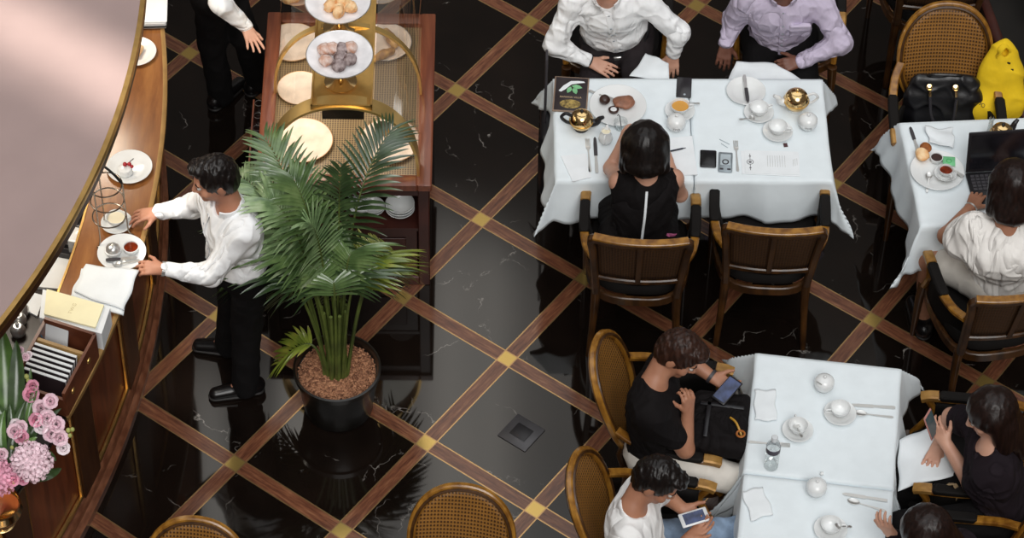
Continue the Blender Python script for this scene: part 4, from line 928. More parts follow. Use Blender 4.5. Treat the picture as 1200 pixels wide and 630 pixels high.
for k, (px, rz) in enumerate((((342, 2), 20), ((357, -4), -40))): lump('croissant', P(*px, zf + .01), (.05, .028, .026), M['pastry'], ['croissant in the back left of the cabinet, left one', 'croissant in the back left of the cabinet, right one'][k], 'pastry', 10 + k, .006, R(rz), .005, 50, 'cabinet croissants')
# cake stands on the brass tray
def cake_stand(px, lab):
    c = P(*px, zc + .17); base = np.array([c[0], c[1], zc - .008]); t = thing('cake_stand', base, lab, 'cake stand', 0, 'silver rimmed cake stands')
    lathe_part('foot', [(.075, 0), (.078, .006), (.05, .014), (.02, .03)], M['gold'], t); lathe_part('stem', [(.014, .028), (.022, .06), (.03, .085), (.02, .11), (.013, .15), (.03, .165)], M['gold'], t)
    r = .158; lathe_part('dish', [(.0001, .165), (r * .6, .167), (r * .97, .181), (r, .184), (r * .99, .187), (r * .6, .174), (.0001, .172)], mat('stand_porcelain', '#f2f0f2', .2), t, 48)
    lathe_part('silver_rim', [(r * .975, .1848), (r * .985, .187), (r * 1.004, .188), (r * 1.012, .185), (r * 1.0, .182)], M['silver'], t, 48); return c
s1 = cake_stand((398, 65), 'gold footed cake stand with sugar dusted chocolate buns'); s2 = cake_stand((396, 2), 'gold footed cake stand with golden croissants')
z1 = zc - .008 + .176
buns = [((380, 58), 'sugarpink', 'pale bun at the far left of the stand'), ((389, 57), 'sugarpink', 'pale bun at the far side, second from the left'), ((382, 71), 'sugarpink', 'pale bun at the near left of the stand'), ((411, 56), 'sugarpink', 'pale bun at the far right of the stand'), ((399, 67), 'sugar', 'dark bun in the middle'), ((397, 77), 'sugar', 'dark bun at the near edge'), ((410, 70), 'sugar', 'dark bun at the right edge'), ((401, 57), 'sugar', 'dark sugar dusted bun at the back, in the middle')]
for k, (px, m, lab) in enumerate(buns): lump('sugar_bun', P(px[0], px[1] + 4, z1), (.033, .033, .026), M[m], lab, 'bun', 20 + k, .003, 0, .004, 45, 'buns on the cake stand')
for k, (px, rz) in enumerate((((388, 6), 60), ((401, 3), 10), ((409, 8), -20), ((397, 13), 85), ((395, -4), 30))):
    lump('croissant', P(px[0], px[1] + 4, z1), (.042, .026, .027), M['pastry'], 'golden croissant ' + ['at the left edge of the stand', 'in the middle of the stand', 'at the right edge of the stand', 'nearest on the stand', 'farthest on the stand'][k], 'pastry', 30 + k, .007, R(rz), .005, 55, 'croissants on the cake stand')
# crockery on the open shelf
def bowl_stack(px, r, n, lab):
    for k in range(n):
        b = MB(); b.lathe([(r * .45, 0), (r * .5, .003), (r * .85, r * .4), (r, r * .6), (r * .96, r * .61), (r * .8, r * .4), (r * .4, .008), (.0001, .006)], n=32); o = b.build('white_bowl', M['porcelain']); c = P(*px, .413); o.location = (c[0], max(c[1], CY0 + .09), .413 + k * .018); tag(o, lab + [', lowest', ', middle', ', topmost'][k] + ' of its stack', 'bowl', 'bowls on the cabinet shelf')
bowl_stack((469, 250), .072, 3, 'white bowl at the right end of the cabinet shelf'); bowl_stack((438, 248), .055, 2, 'smaller white bowl near the middle of the cabinet shelf')
b = MB(); 
c = P(418, 252, .413); soft_napkin('napkin_pile', [(409, 240), (428, 238), (430, 255), (411, 257)], .413, 'white napkin pile on the cabinet shelf behind the palm', .03, 9, .01)
# narrow rack of glasses down the left side
rk = empty('glass_rack', tuple(cabp(-hw - .03, .16, 0)), 'narrow dark rack of drinking glasses along the left cabinet side', 'rack', cab.rotation_euler[2])
MB().box((0, .26, .52), (.055, .6, .02), bev=.003).build('shelf', M['wood_cab_dark'], rk); b = MB(); b.box((-.025, .26, .56), (.008, .6, .06)); b.build('lip', M['wood_cab'], rk)
for y in (.0, .5): MB().box((0, y, .255), (.03, .03, .51)).build('leg', M['wood_cab_dark'], rk)
for k in range(7):
    p = cabp(-hw - .028, .17 + k * .085, .53); t = thing('drinking_glass', p, 'short clear glass in the side rack, ' + ['nearest the palm', 'second from the palm', 'third from the palm', 'fourth from the palm', 'fifth from the palm', 'sixth from the palm', 'farthest from the palm'][k], 'glass', 0, 'glasses in the side rack')
    lathe_part('tumbler', [(.014, 0), (.018, .003), (.02, .075), (.0185, .075), (.0165, .006), (.0001, .005)], M['glassware'], t, 20); lathe_part('rim', [(.0185, .074), (.0205, .075), (.0195, .078)], M['silver'], t, 20)

# ============================================================ potted palm
pc = P(397, 476, 0)
palm = empty('potted_palm', pc, 'leafy areca palm in a round black pot beside the waiter', 'plant')
lathe_part('pot', [(.0001, 0), (.155, 0), (.165, .012), (.198, .27), (.208, .275), (.21, .305), (.2, .308), (.195, .30), (.19, .26), (.0001, .25)], mat('black_pot', '#16130f', .32, coat=.3), palm, 56)
pm = NT('clay_pebbles'); vo = pm.n('ShaderNodeTexVoronoi'); pm.link(pm.coord(), vo.inputs['Vector']); vo.inputs['Scale'].default_value = 75
pm.bs(Base_Color=pm.mix(.75, pm.mix(.5, lin('#9a5f3f'), lin('#c99a78')), pm.ramp(vo.outputs['Color'], [(.2, lin('#6a3d28')), (.8, lin('#c08a66'))])), Roughness=.8); pm.bump(vo.outputs['Distance'], 1.0, -.012)
pv = MB(); rr = random.Random(4)
pv.lathe([(.192, .258), (.15, .268), (.08, .272), (.0001, .275)], n=48)
o = pv.build('pebble_bed', pm.m, palm)
peb = MB()
for k in range(700):
    a, r = rr.uniform(0, 6.28), .185 * math.sqrt(rr.random()); s = rr.uniform(.006, .010); x, y = r * math.cos(a), r * math.sin(a)
    i0 = Vector((x, y, .268 + .006 * (1 - r / .19) + rr.uniform(-.002, .003))); pts = [i0 + Vector(v) * s * rr.uniform(.75, 1.1) for v in ((1, 0, 0), (0, 1, 0), (-1, 0, 0), (0, -1, 0), (0, 0, .9), (0, 0, -.9))]
    peb.add(pts, [(0, 1, 4), (1, 2, 4), (2, 3, 4), (3, 0, 4), (1, 0, 5), (2, 1, 5), (3, 2, 5), (0, 3, 5)])
o = peb.build('clay_pebbles', pm.m, palm, sharp=0); o['kind'] = 'stuff'
def leaf_mat(name, a, b, c):
    t = NT(name); n = t.noise(t.mapping(t.coord(), (4, 4, 4)), 3, 3); t.bs(Base_Color=t.ramp(n, [(.3, lin(a)), (.55, lin(b)), (.8, lin(c))]), Roughness=.3); t.b.inputs['Specular IOR Level'].default_value = .9
    t.b.inputs['Transmission Weight'].default_value = 0; return t.m
LM = [leaf_mat('palm_leaf_deep', '#22331a', '#354a29', '#546a3f'), leaf_mat('palm_leaf_mid', '#3b532d', '#5c7543', '#869b62'), leaf_mat('palm_leaf_olive', '#55661f', '#7f8c34', '#a99a45'), leaf_mat('palm_leaf_highlight', '#546e48', '#8aa472', '#bccaa6')]  # the palest greens paint in the bright highlights on the left fronds
stem_m = mat('palm_stem', '#5d6a2e', .5, c2='#3c4620', scale=8)
def frond(tip, ctl, base_off, mi, lw=.30, seed=0, start=.42, npair=24, sag=.35):
    r = random.Random(seed); B = np.array([base_off[0], base_off[1], .27]); Tp = np.array(tip) - pc; Ct = np.array(ctl) - pc
    def q(t): return B * (1 - t) ** 2 + Ct * 2 * t * (1 - t) + Tp * t * t
    b = MB()
    for k in range(npair):
        t = start + (1 - start) * (k + .3) / npair; p = q(t); tg = nrm(q(min(1, t + .02)) - q(t - .02)); up = np.array([0, 0, 1.]); side = np.cross(tg, up)
        side = nrm(side) if np.linalg.norm(side) > .05 else np.array([1., 0, 0]); upl = np.cross(side, tg)
        e = (k + .5) / npair; ln = lw * (.45 + .9 * math.sin(PI * min(1, (e * .82 + .14))) ** .8) * .75; ang_ = R(62 - 34 * e)
        for sg in (-1, 1):
            d = nrm(tg * math.cos(ang_) + side * sg * math.sin(ang_) + upl * (.28 + r.uniform(-.08, .08))); L = ln * r.uniform(.88, 1.1); w = .0095 * (1 if e < .85 else .7) * r.uniform(.85, 1.15); sg_ = sag * r.uniform(.7, 1.4)
            wd = nrm(np.cross(d, upl)); prev = []
            for j, (s, ww) in enumerate(((0, .35), (.18, .9), (.42, 1), (.68, .8), (.88, .42), (1, .04))):
                c = p + d * L * s - np.array([0, 0, 1.]) * sg_ * L * s * s * (1.0); nn = nrm(np.cross(wd, d)); prev.append((c - wd * w * ww + nn * w * .35 * ww, c, c + wd * w * ww + nn * w * .35 * ww))
            pts = sum([list(x) for x in prev], []); fs = []
            for j in range(5): fs += [(j * 3, j * 3 + 1, j * 3 + 4, j * 3 + 3), (j * 3 + 1, j * 3 + 2, j * 3 + 5, j * 3 + 4)]
            b.add(pts, fs)
    o = b.build('frond', LM[mi], palm, sharp=0)
    MB().tube([q(i / 16) for i in range(17)], [.0085 - .0065 * i / 16 for i in range(17)], 6).build('stem', stem_m, o)
FR = [  # tip(px,py,z), control(px,py,z), base offset, colour, leaflet length
 ((462, 148, 1.35), (396, 226, 1.38), (.03, .03), 0, .25), ((399, 196, 1.45), (396, 262, 1.2), (0, .04), 0, .20), ((309, 160, 1.30), (362, 236, 1.35), (-.04, .03), 1, .24),
 ((276, 206, 1.15), (346, 228, 1.5), (-.05, .0), 3, .28), ((280, 262, .90), (344, 240, 1.45), (-.05, -.02), 3, .30), ((292, 338, .60), (342, 262, 1.38), (-.04, -.03), 0, .30),
 ((338, 352, .60), (370, 270, 1.38), (-.02, -.04), 0, .28), ((388, 352, .62), (392, 272, 1.38), (.0, -.05), 1, .28), ((440, 340, .65), (408, 268, 1.38), (.03, -.04), 0, .28),
 ((462, 325, .55), (430, 268, 1.28), (.05, -.02), 2, .25), ((468, 300, .72), (428, 268, 1.30), (.05, .0), 2, .22),
 ((340, 205, 1.4), (374, 250, 1.35), (-.02, .02), 1, .26), ((318, 312, .9), (360, 250, 1.4), (-.03, -.01), 1, .30), ((362, 262, 1.25), (378, 262, 1.25), (-.01, -.01), 3, .26),
 ((420, 300, .95), (402, 262, 1.3), (.02, -.02), 1, .26), ((308, 232, 1.3), (356, 236, 1.45), (-.03, .01), 3, .28), ((366, 330, .8), (376, 270, 1.3), (-.01, -.03), 1, .26)]
for k, (tp, ct, bo_, mi, lw) in enumerate(FR): frond(P(*tp), P(*ct), bo_, mi, lw, 100 + k)
frond(P(326, 428, .28), P(372, 372, .65), (-.06, -.02), 2, .16, 300, .45, 12)
b = MB()
for k in range(9):
    a = k * .7; b.tube(bez([(.05 * math.cos(a), .05 * math.sin(a), .26), (.04 * math.cos(a + .2), .04 * math.sin(a + .2), .45), (.06 * math.cos(a + .3), .06 * math.sin(a + .3), .75)], 4), [.013] * 3 + [.011] * 3 + [.009] * 3, 7)
b.build('cane_stems', stem_m, palm)
# ============================================================ people
def V(*a): return np.array(a, float)
def add_hand(s, W, d, n, right, curl=.35, spread=.25, sc=1.0, thumb=.7):
    d = nrm(d); n = np.asarray(n, float); n = nrm(n - d * (n @ d)); t = np.cross(n, d) * (1 if right else -1); W = np.asarray(W, float)
    s.cap(W - d * .01, W + d * .03 * sc, .026 * sc, .026 * sc, .012, n, .75)
    for i in range(4):
        kn = W + d * (.086 - .005 * abs(i - 1)) * sc + t * (.029 - .0195 * i) * sc
        s.cap(W + d * .018 * sc + t * (.016 - .011 * i) * sc, kn, .0145 * sc, .0105 * sc, .010)
        L = (.070, .078, .072, .056)[i] * sc; a = curl * .6; dr = nrm(d + t * spread * (1.5 - i) * .42); p = kn; r = .0092 * sc
        for q, fr_ in enumerate((.45, .31, .24)):
            v = dr * math.cos(a) - n * math.sin(a); e = p + v * L * fr_; s.cap(p, e, r, r * .9, .003); p = e; r *= .9; a += curl
    b = W + d * .03 * sc + t * .026 * sc - n * .006; v = nrm(d * (1 - thumb * .5) + t * thumb - n * .25); e = b + v * .042 * sc
    s.cap(W + d * .01, b, .016 * sc, .015 * sc, .010); s.cap(b, e, .013 * sc, .0105 * sc, .008); v2 = nrm(v + d * .5 - n * .2); s.cap(e, e + v2 * .03 * sc, .0102 * sc, .008 * sc, .004)
def add_head(s, c, F, neck0, sc=1.0):
    r, f, u = F[:, 0], F[:, 1], F[:, 2]; g = lambda a, b, e: c + (r * a + f * b + u * e) * sc
    s.cap(neck0, g(0, -.025, -.06), .056 * sc, .052 * sc, .025)
    s.ell(g(0, -.012, .022), V(.074, .094, .094) * sc, F, .02); s.ell(g(0, .022, -.05), V(.058, .064, .066) * sc, F, .03)
    s.ell(g(0, .072, -.093), V(.024, .018, .017) * sc, F, .02)
    s.cap(g(0, .084, .018), g(0, .104, -.026), .0085 * sc, .0135 * sc, .012); s.cap(g(-.014, .092, -.032), g(.014, .092, -.032), .008 * sc, None, .008)
    s.cap(g(-.036, .078, .024), g(.036, .078, .024), .010 * sc, None, .016)
    s.cap(g(-.018, .083, -.062), g(.018, .083, -.062), .0075 * sc, None, .008)
    for sx in (-1, 1):
        s.ell(g(sx * .031, .088, .004), V(.014, .010, .009) * sc, F, .008, 'sub'); s.ell(g(sx * .074, -.012, -.012), V(.011, .021, .032) * sc, F, .006); s.ell(g(sx * .046, .060, -.028), V(.022, .02, .02) * sc, F, .02)
def hair_short(s, c, F, sc):
    r, f, u = F[:, 0], F[:, 1], F[:, 2]; g = lambda a, b, e: c + (r * a + f * b + u * e) * sc
    s.ell(g(0, -.012, .030), V(.083, .102, .099) * sc, F, .01); s.ell(g(0, -.04, -.01), V(.078, .07, .09) * sc, F, .02); s.ell(g(.01, .055, .092), V(.055, .045, .03) * sc, F, .02)
    s.ell(g(0, .105, -.03), V(.080, .078, .108) * sc, F, .012, 'sub'); s.ell(g(0, .0, -.125), V(.1, .12, .065) * sc, F, .01, 'sub')
    for sx in (-1, 1): s.ell(g(sx * .088, .0, -.03), V(.022, .03, .042) * sc, F, .006, 'sub')
def hair_bob(s, c, F, sc, wide=1.0, length=.0):
    r, f, u = F[:, 0], F[:, 1], F[:, 2]; g = lambda a, b, e: c + (r * a * wide + f * b + u * e) * sc
    s.ell(g(0, -.015, .030), V(.092 * wide, .110, .106) * sc, F, .01)
    for sx in (-1, 1): s.cap(g(sx * .062, -.015, .03), g(sx * .075, -.005, -.115 - length * .3), .045 * sc, .038 * sc, .03)
    s.cap(g(0, -.05, .03), g(0, -.065, -.12 - length), .075 * sc, (.065 if length else .06) * sc, .03); s.cap(g(-.05, -.05, -.05), g(-.05, -.06, -.125 - length), .05 * sc, .04 * sc, .03); s.cap(g(.05, -.05, -.05), g(.05, -.06, -.125 - length), .05 * sc, .04 * sc, .03)
    s.ell(g(0, .115, -.055), V(.062, .085, .115) * sc, F, .015, 'sub')
def person(label, d, skin_m, top, bottom, hair_f, hair_m, hair_name='hair', group=None, name='person', short=False, dress=False, sc=1.0, h=.0055, wr=.008, collar=None, sleeve_cut=.62, belt=None, watch=None, standing=False, shoes=True, bare_legs=False, hidden_lower=False, extra_top=None):
    pel, chs, hd = (np.asarray(d[k], float) for k in ('pelvis', 'chest', 'head')); base = V(pel[0], pel[1], 0)
    root = empty(name, base, label, 'person', 0, group); F = frame(d['face'], d.get('hup', (0, 0, 1)))
    sL, sR = np.asarray(d['shL'], float), np.asarray(d['shR'], float); up = nrm(chs - pel); rt = nrm(sR - sL); fw = nrm(np.cross(up, rt)); T_ = np.stack([np.cross(fw, up), fw, up], 1); rt = T_[:, 0]
    hipL, hipR = pel - rt * .09 * sc, pel + rt * .09 * sc; L = np.linalg.norm(chs - pel); neck0 = chs + up * .02 - fw * .01
    arm = .046 if not dress else .040
    def torso(s, inf, shw=1.0, low=True):
        w = .9 if dress else 1.0
        if low: s.ell(pel, V(.165, .125, .115) * sc + inf, T_, .04)
        s.ell(pel + up * L * .36, V(.142 * w, .105, .15) * sc + inf, T_, .06); s.ell(pel + up * L * .72, V(.162 * w, .112, .15) * sc + inf, T_, .06)
        s.cap(sL + (sR - sL) * (.5 - .5 * shw) - up * .012, sR + (sL - sR) * (.5 - .5 * shw) - up * .012, .052 * sc * w + inf, None, .05); s.cap(chs - up * .06, chs + up * .035, .075 * sc + inf * .5, .05 * sc + inf * .5, .04)
        if dress:
            for sx in (-1, 1): s.ell(pel + up * L * .68 + fw * .085 + rt * sx * .065, V(.06, .05, .06) + inf, T_, .03)
    s = SD(); torso(s, -.004); add_head(s, hd, F, neck0, sc)
    for k, sh in (('L', sL), ('R', sR)):
        e, w = np.asarray(d['el' + k], float), np.asarray(d['wr' + k], float)
        s.cap(sh, e, arm * sc, arm * .86 * sc, .03); s.cap(e, w, arm * .88 * sc, arm * .60 * sc, .02)
        hd_, hn, kw = d['hand' + k]; add_hand(s, w, hd_, hn, k == 'R', sc=sc * .94, **kw)
    kn, an, toe = [[np.asarray(d[q + k], float) for k in 'LR'] for q in ('kn', 'an', 'toe')]
    for i, hp in enumerate((hipL, hipR)):
        s.cap(hp, kn[i], .078 * sc, .056 * sc, .03); s.cap(kn[i], an[i], .055 * sc, .036 * sc, .02); s.cap(an[i], an[i] + nrm(toe[i]) * .12 - V(0, 0, .058), .030 * sc, .018 * sc, .02)
    s.mesh('body', skin_m, root, h, off=base)
    # upper garment
    s = SD(); torso(s, .012, .80 if dress else 1.0, low=not (standing or belt))
    if standing: s.ell(pel + up * .06, V(.16, .125, .10) * sc + .012, T_, .04)
    if belt: s.ell(pel + up * .16, V(.155, .118, .10) * sc + .012, T_, .04)
    if not dress:
        for k, sh in (('L', sL), ('R', sR)):
            e, w = np.asarray(d['el' + k], float), np.asarray(d['wr' + k], float)
            if short: s.cap(sh, sh + (e - sh) * sleeve_cut, .062 * sc, .066 * sc, .04)
            else: s.cap(sh, e, .062 * sc, .054 * sc, .04); q_ = .90 if watch and any(x[0] == k for x in watch) else .98; s.cap(e, e + (w - e) * (q_ - .04), .054 * sc, .036 * sc, .025); s.cap(e + (w - e) * (q_ - .16), e + (w - e) * q_, .036 * sc, .035 * sc, .008)
    s.ell(chs + up * .085 + fw * .03, V(.062, .07, .07) * sc, T_, .012, 'sub')
    if extra_top: extra_top(s, T_, chs, pel, sL, sR)
    s.mesh('dress' if dress else ('tee' if short else 'shirt'), top, root, h, off=base, disp=wrinkle(wr, 32, int(abs(pel[0] * 100))))
    if collar:
        b = MB(); pts = []
        for i in range(15):
            a = R(-150) + R(300) * i / 14; pts.append(chs + up * (.055 - .012 * math.cos(a)) + rt * .068 * math.sin(a) * sc + fw * (-.068 * math.cos(a) + .012) * sc - base)
        b.tube(pts, 1, sq=(.008, .04), up=tuple(up)); b.build('collar', collar, root)
    if not hidden_lower:
        s = SD(); s.ell(pel, V(.170, .132, .12) * sc + .010, T_, .04)
        for i, hp in enumerate((hipL, hipR)):
            if bare_legs: s.cap(hp, hp + (kn[i] - hp) * .62, .098 * sc, .088 * sc, .05)
            else: s.cap(hp, kn[i], .092 * sc, .072 * sc, .04); s.cap(kn[i], an[i] - V(0, 0, .035) + nrm(toe[i]) * .02, .070 * sc, .066 * sc, .03)
        s.mesh('skirt' if bare_legs else 'trousers', bottom, root, .007, off=base, disp=wrinkle(.004, 22, 5))
    if shoes:
        for i in range(2):
            t = nrm(toe[i]); a0 = V(an[i][0], an[i][1], .0) - t * .035; s = SD(); s.cap(a0 + V(0, 0, .048), a0 + t * .06 + V(0, 0, .055), .042, .042, .02); s.cap(a0 + t * .05 + V(0, 0, .045), a0 + t * .20 + V(0, 0, .032), .044, .034, .03, V(0, 0, 1), .8); s.cap(an[i] + V(0, 0, .0), an[i] - V(0, 0, .03), .045, .045, .02); s.box(a0 + t * .09 - V(0, 0, .012), V(.2, .2, .02), None, .002, .004, 'sub')
            o = s.mesh('shoe', M['shoe'], root, .005, off=base)
            so = SD(); so.cap(a0 + V(0, 0, .012), a0 + t * .08 + V(0, 0, .012), .04, .034, .01, V(0, 0, 1), .3); so.cap(a0 + t * .08 + V(0, 0, .012), a0 + t * .205 + V(0, 0, .012), .044, .036, .01, V(0, 0, 1), .3); so.mesh('sole', M['sole'], o, .005, off=base)
    if belt:
        b = MB(); c = pel + up * (.10 if standing else .075)
        b.tube([c + rt * .168 * sc * math.cos(2 * PI * i / 36) + fw * .134 * sc * math.sin(2 * PI * i / 36) - base for i in range(36)], 1, closed=True, sq=(.012, .034), up=tuple(up)); o = b.build('belt', M['leather'], root)
        q = c + fw * .142 - base; bk_ = MB(); bk_.box(q, (.04, .012, .032), rot=Matrix(T_.tolist()), bev=.003); bk_.build('buckle', M['silver'], o)
    # hair and face
    s = SD(); hair_f(s, hd, F, sc); amp = .004 if hair_f is hair_short else .002
    s.mesh(hair_name, hair_m, root, .005, off=base, disp=wrinkle(amp, 70 if hair_f is hair_short else 45, 3, (1, 1, .5) if hair_f is hair_short else (1, 1, .12)))
    g = lambda a, b, e: hd + (F[:, 0] * a + F[:, 1] * b + F[:, 2] * e) * sc - base
    for sx in (-1, 1):
        e_ = MB().ball(g(sx * .031, .080, .004), .0105 * sc, 12).build('eye', M['eye'], root); MB().ball(g(sx * .031, .0875, .003), .0056 * sc, 8).build('iris', M['iris'], e_)
        MB().tube([g(sx * .016, .0905, .025), g(sx * .032, .089, .030), g(sx * .048, .080, .026)], [.0028, .0034, .002], 6).build('eyebrow', hair_m, root)
    MB().tube([g(-.021, .0865, -.062), g(0, .0925, -.0605), g(.021, .0865, -.062)], [.002, .0045, .002], 6).build('lips', M['lip'], root)
    if watch:
        for k, m, kind in watch:
            e, w = np.asarray(d['el' + k], float), np.asarray(d['wr' + k], float); ax_ = nrm(w - e); c = w - ax_ * .002; n_ = nrm(np.asarray(d['hand' + k][1], float)); n_ = nrm(n_ - ax_ * (n_ @ ax_)); x_ = np.cross(n_, ax_); rr_ = .033 if kind == 'watch' else .031
            b = MB(); b.tube([c + n_ * rr_ * .9 * math.cos(2 * PI * i / 24) + x_ * rr_ * math.sin(2 * PI * i / 24) - base for i in range(24)], 1, closed=True, sq=(.005, .016 if kind == 'watch' else .009), up=tuple(ax_)); o = b.build('watch_strap' if kind == 'watch' else 'bracelet', m, root)
            if kind == 'watch': MB().lathe([(.0001, 0), (.017, 0), (.017, .008), (.0001, .009)], c + n_ * .029 - base, 20, Matrix(np.stack([x_, ax_, n_], 1).tolist())).build('watch_face', M['silver'], o)
    return root
def seat(px, py, z=.61): q = P(px, py, .54); return V(q[0], q[1], z)
def legs(d, pel, fdir, spread=.12, reach=.43, kz=.545, shin=.04):
    f = nrm(V(fdir[0], fdir[1], 0)); r = V(f[1], -f[0], 0)
    for k, s_ in (('L', -1), ('R', 1)):
        kk = V(pel[0], pel[1], 0) + f * reach + r * s_ * spread; d['kn' + k] = d.get('kn' + k, V(kk[0], kk[1], kz)); q = d['kn' + k]; a = q + f * shin; d['an' + k] = d.get('an' + k, V(a[0], a[1], .10)); d['toe' + k] = f
    return d
def on_body(root, part, pts, d, lift=.003):
    # nearest outer surface of a garment seen along -d from each point
    bpy.context.view_layer.update(); o = [k for k in kids(root) if k.name.split('.')[0] == part][0]; base = np.array(root.location); out = []; d = nrm(d)
    for p in pts:
        hit, loc, nn, _ = o.ray_cast(Vector(p - base + d * .5), Vector(-d), distance=.6)
        if hit: out.append(np.array(loc) + d * lift)
    return out
def placket(root, d, fwd, m, lo=.12, hi=1.0, nb=6):
    c0, c1 = np.asarray(d['chest'], float), np.asarray(d['pelvis'], float); u = nrm(c0 - c1); f = nrm(V(*fwd) - u * (V(*fwd) @ u)); q = on_body(root, 'shirt', [c1 + (c0 - c1) * (lo + (hi - lo) * i / 11) for i in range(12)], f, .002)
    if len(q) < 4: return
    b = MB(); b.tube(q, 1, sq=(.030, .004), up=tuple(f)); o = b.build('placket', m, root)
    for i in range(nb):
        p = q[int((i + .5) * len(q) / nb)] + f * .003; x_ = nrm(np.cross(u, f)); MB().lathe([(.0055, 0), (.0055, .002), (.0001, .0025)], p, 12, Matrix(np.stack([x_, np.cross(f, x_), f], 1).tolist())).build('button', M['greycard'], o)
Z_ = dict(curl=.25, spread=.2)
# ---- waiter at the bar
d = dict(pelvis=P(280, 306, .89), chest=P(269, 246, 1.31), head=P(252, 209, 1.515), face=(-1, -.30, -.22), hup=(-.1, 0, 1), shL=P(288, 268, 1.30), shR=P(251, 226, 1.31), elL=P(247, 322, 1.05), wrL=P(191, 315, 1.10), elR=P(226, 241, 1.08), wrR=P(186, 248, 1.12),
    handL=((-1, .12, -.05), (0, -.35, 1), dict(curl=.5, spread=.15)), handR=((-1, -.18, -.12), (.1, 0, 1), dict(curl=.35, spread=.3)), knL=P(289, 377, .48), anL=P(292, 445, .09), toeL=V(-1, -.25, 0), knR=P(274, 348, .48), anR=P(272, 398, .09), toeR=V(-1, .08, 0))
pr_ = person('waiter in white shirt and black trousers reaching onto the bar', d, M['skin_w'], M['shirt'], M['trouser'], hair_short, M['hair_black'], standing=True, collar=M['shirt'], watch=[('L', M['silver'], 'watch')], wr=.0042)
placket(pr_, d, (-1, -.25, .1), M['shirt'])
# ---- second waiter, cut by the top of the frame
d = dict(pelvis=P(252, -22, .88), chest=P(250, -92, 1.30), head=P(262, -128, 1.52), face=(.7, -.3, -.5), shL=P(262, -120, 1.29), shR=P(240, -66, 1.29), elR=P(259, 4, 1.05), wrR=P(288, 31, .865), elL=P(285, -90, 1.05), wrL=P(310, -70, .95),
    handR=((.45, -.85, -.30), (.35, -.1, 1), dict(curl=.12, spread=.45)), handL=((.8, -.4, -.2), (0, 0, 1), Z_), knR=P(248, 47, .48), anR=P(256, 108, .09), toeR=V(.6, .8, 0), knL=P(287, 42, .48), anL=P(300, 92, .09), toeL=V(.7, .7, 0))
person('second waiter at the top edge, one hand on the pastry cabinet', d, M['skin_a'], M['shirt'], M['trouser'], hair_short, M['hair_black'], standing=True, collar=M['shirt'], wr=.0042)
# ---- two men behind the long table
pel = seat(722, 56)
d = legs(dict(pelvis=pel, chest=P(712, 0, 1.06), head=P(709, -29, 1.275), face=(0, -1, -.4), shR=P(672, 2, 1.03), shL=P(752, -2, 1.03), elR=P(650, 52, .80), wrR=P(691, 72, .695), elL=P(795, 38, .82), wrL=P(789, 62, .66),
    handR=((1, -.35, -.22), (.1, -.5, 1), dict(curl=.2, spread=.2)), handL=((-.05, -.45, -.85), (0, -.85, .45), dict(curl=.25, spread=.2))), pel, (0, -1), shin=-.02, reach=.40)
pr_ = person('man in a white shirt with dark bracelet seated behind the table', d, M['skin_a'], M['shirt'], M['trouser_grey'], hair_short, M['hair_black'], collar=M['shirt'], belt=True, watch=[('R', M['black'], 'bracelet')], wr=.0042)
placket(pr_, d, (0, -1, .2), M['shirt'])
pel = seat(912, 54)
def pocket(s, T_, chs, pel, sL, sR): s.box(chs - T_[:, 2] * .13 + T_[:, 1] * .125 - T_[:, 0] * .085, V(.052, .012, .058), T_, .006, .006)
d = legs(dict(pelvis=pel, chest=P(917, -4, 1.06), head=P(915, -34, 1.275), face=(0, -1, -.4), shR=P(876, -3, 1.03), shL=P(958, -4, 1.03), elR=P(860, 22, .80), wrR=P(851, 50, .69), elL=P(985, 50, .80), wrL=P(938, 72, .69),
    handR=((-.1, -.5, -.8), (0, -.85, .5), dict(curl=.3, spread=.15)), handL=((-1, -.2, -.15), (.1, -.6, 1), dict(curl=.6, spread=.1))), pel, (0, -1), shin=-.02, reach=.40)
pr_ = person('man in a lilac shirt with chest pocket seated behind the table', d, M['skin_c'], M['lilac'], M['trouser'], hair_short, M['hair_black'], collar=M['lilac'], wr=.0042, sc=1.04, extra_top=pocket)
placket(pr_, d, (0, -1, .2), M['lilac'])
# ---- woman in black at the near side
pel = seat(748, 292)
d = legs(dict(pelvis=pel, chest=P(757, 214, .975), head=P(756, 172, 1.165), face=(0, 1, -.55), hup=(0, .4, 1), shL=P(725, 212, .955), shR=P(790, 208, .955), elL=P(716, 197, .79), wrL=P(727, 172, .88), elR=P(797, 228, .775), wrR=P(782, 186, .79),
    handL=((.3, .3, .9), (-.9, -.3, .2), dict(curl=.45, spread=.1)), handR=((-.35, .9, -.05), (0, 0, 1), dict(curl=.5, spread=.1))), pel, (0, 1))
wb = person('woman in a sleeveless black dress with a white back zip', d, M['skin_a'], M['fabric_black'], M['fabric_black'], lambda s, c, F, sc: hair_bob(s, c, F, sc, 1.12, -.05), M['hair_black'], dress=True, bare_legs=True, wr=.003)
c0, c1 = d['chest'], d['pelvis']; u_ = nrm(c0 - c1); bk2 = nrm(np.cross(np.cross(u_, V(0, -1, 0)), u_))
b = MB(); o0 = np.array(wb.location)
zp_ = on_body(wb, 'dress', [c1 + (c0 - c1) * t for t in np.linspace(0, 1.06, 24)], bk2, .009); b = MB()
b.tube(zp_, 1, sq=(.012, .008), up=(0, -1, .4)); b.build('white_zip', M['paper'], wb)
b = MB(); b.tube(bez([pel + V(.13, -.05, .10) - o0, pel + V(.165, -.0, .05) - o0, pel + V(.18, .06, .0) - o0], 4), 1, sq=(.03, .012)); b.build('pink_strap', M['pinktrim'], wb)
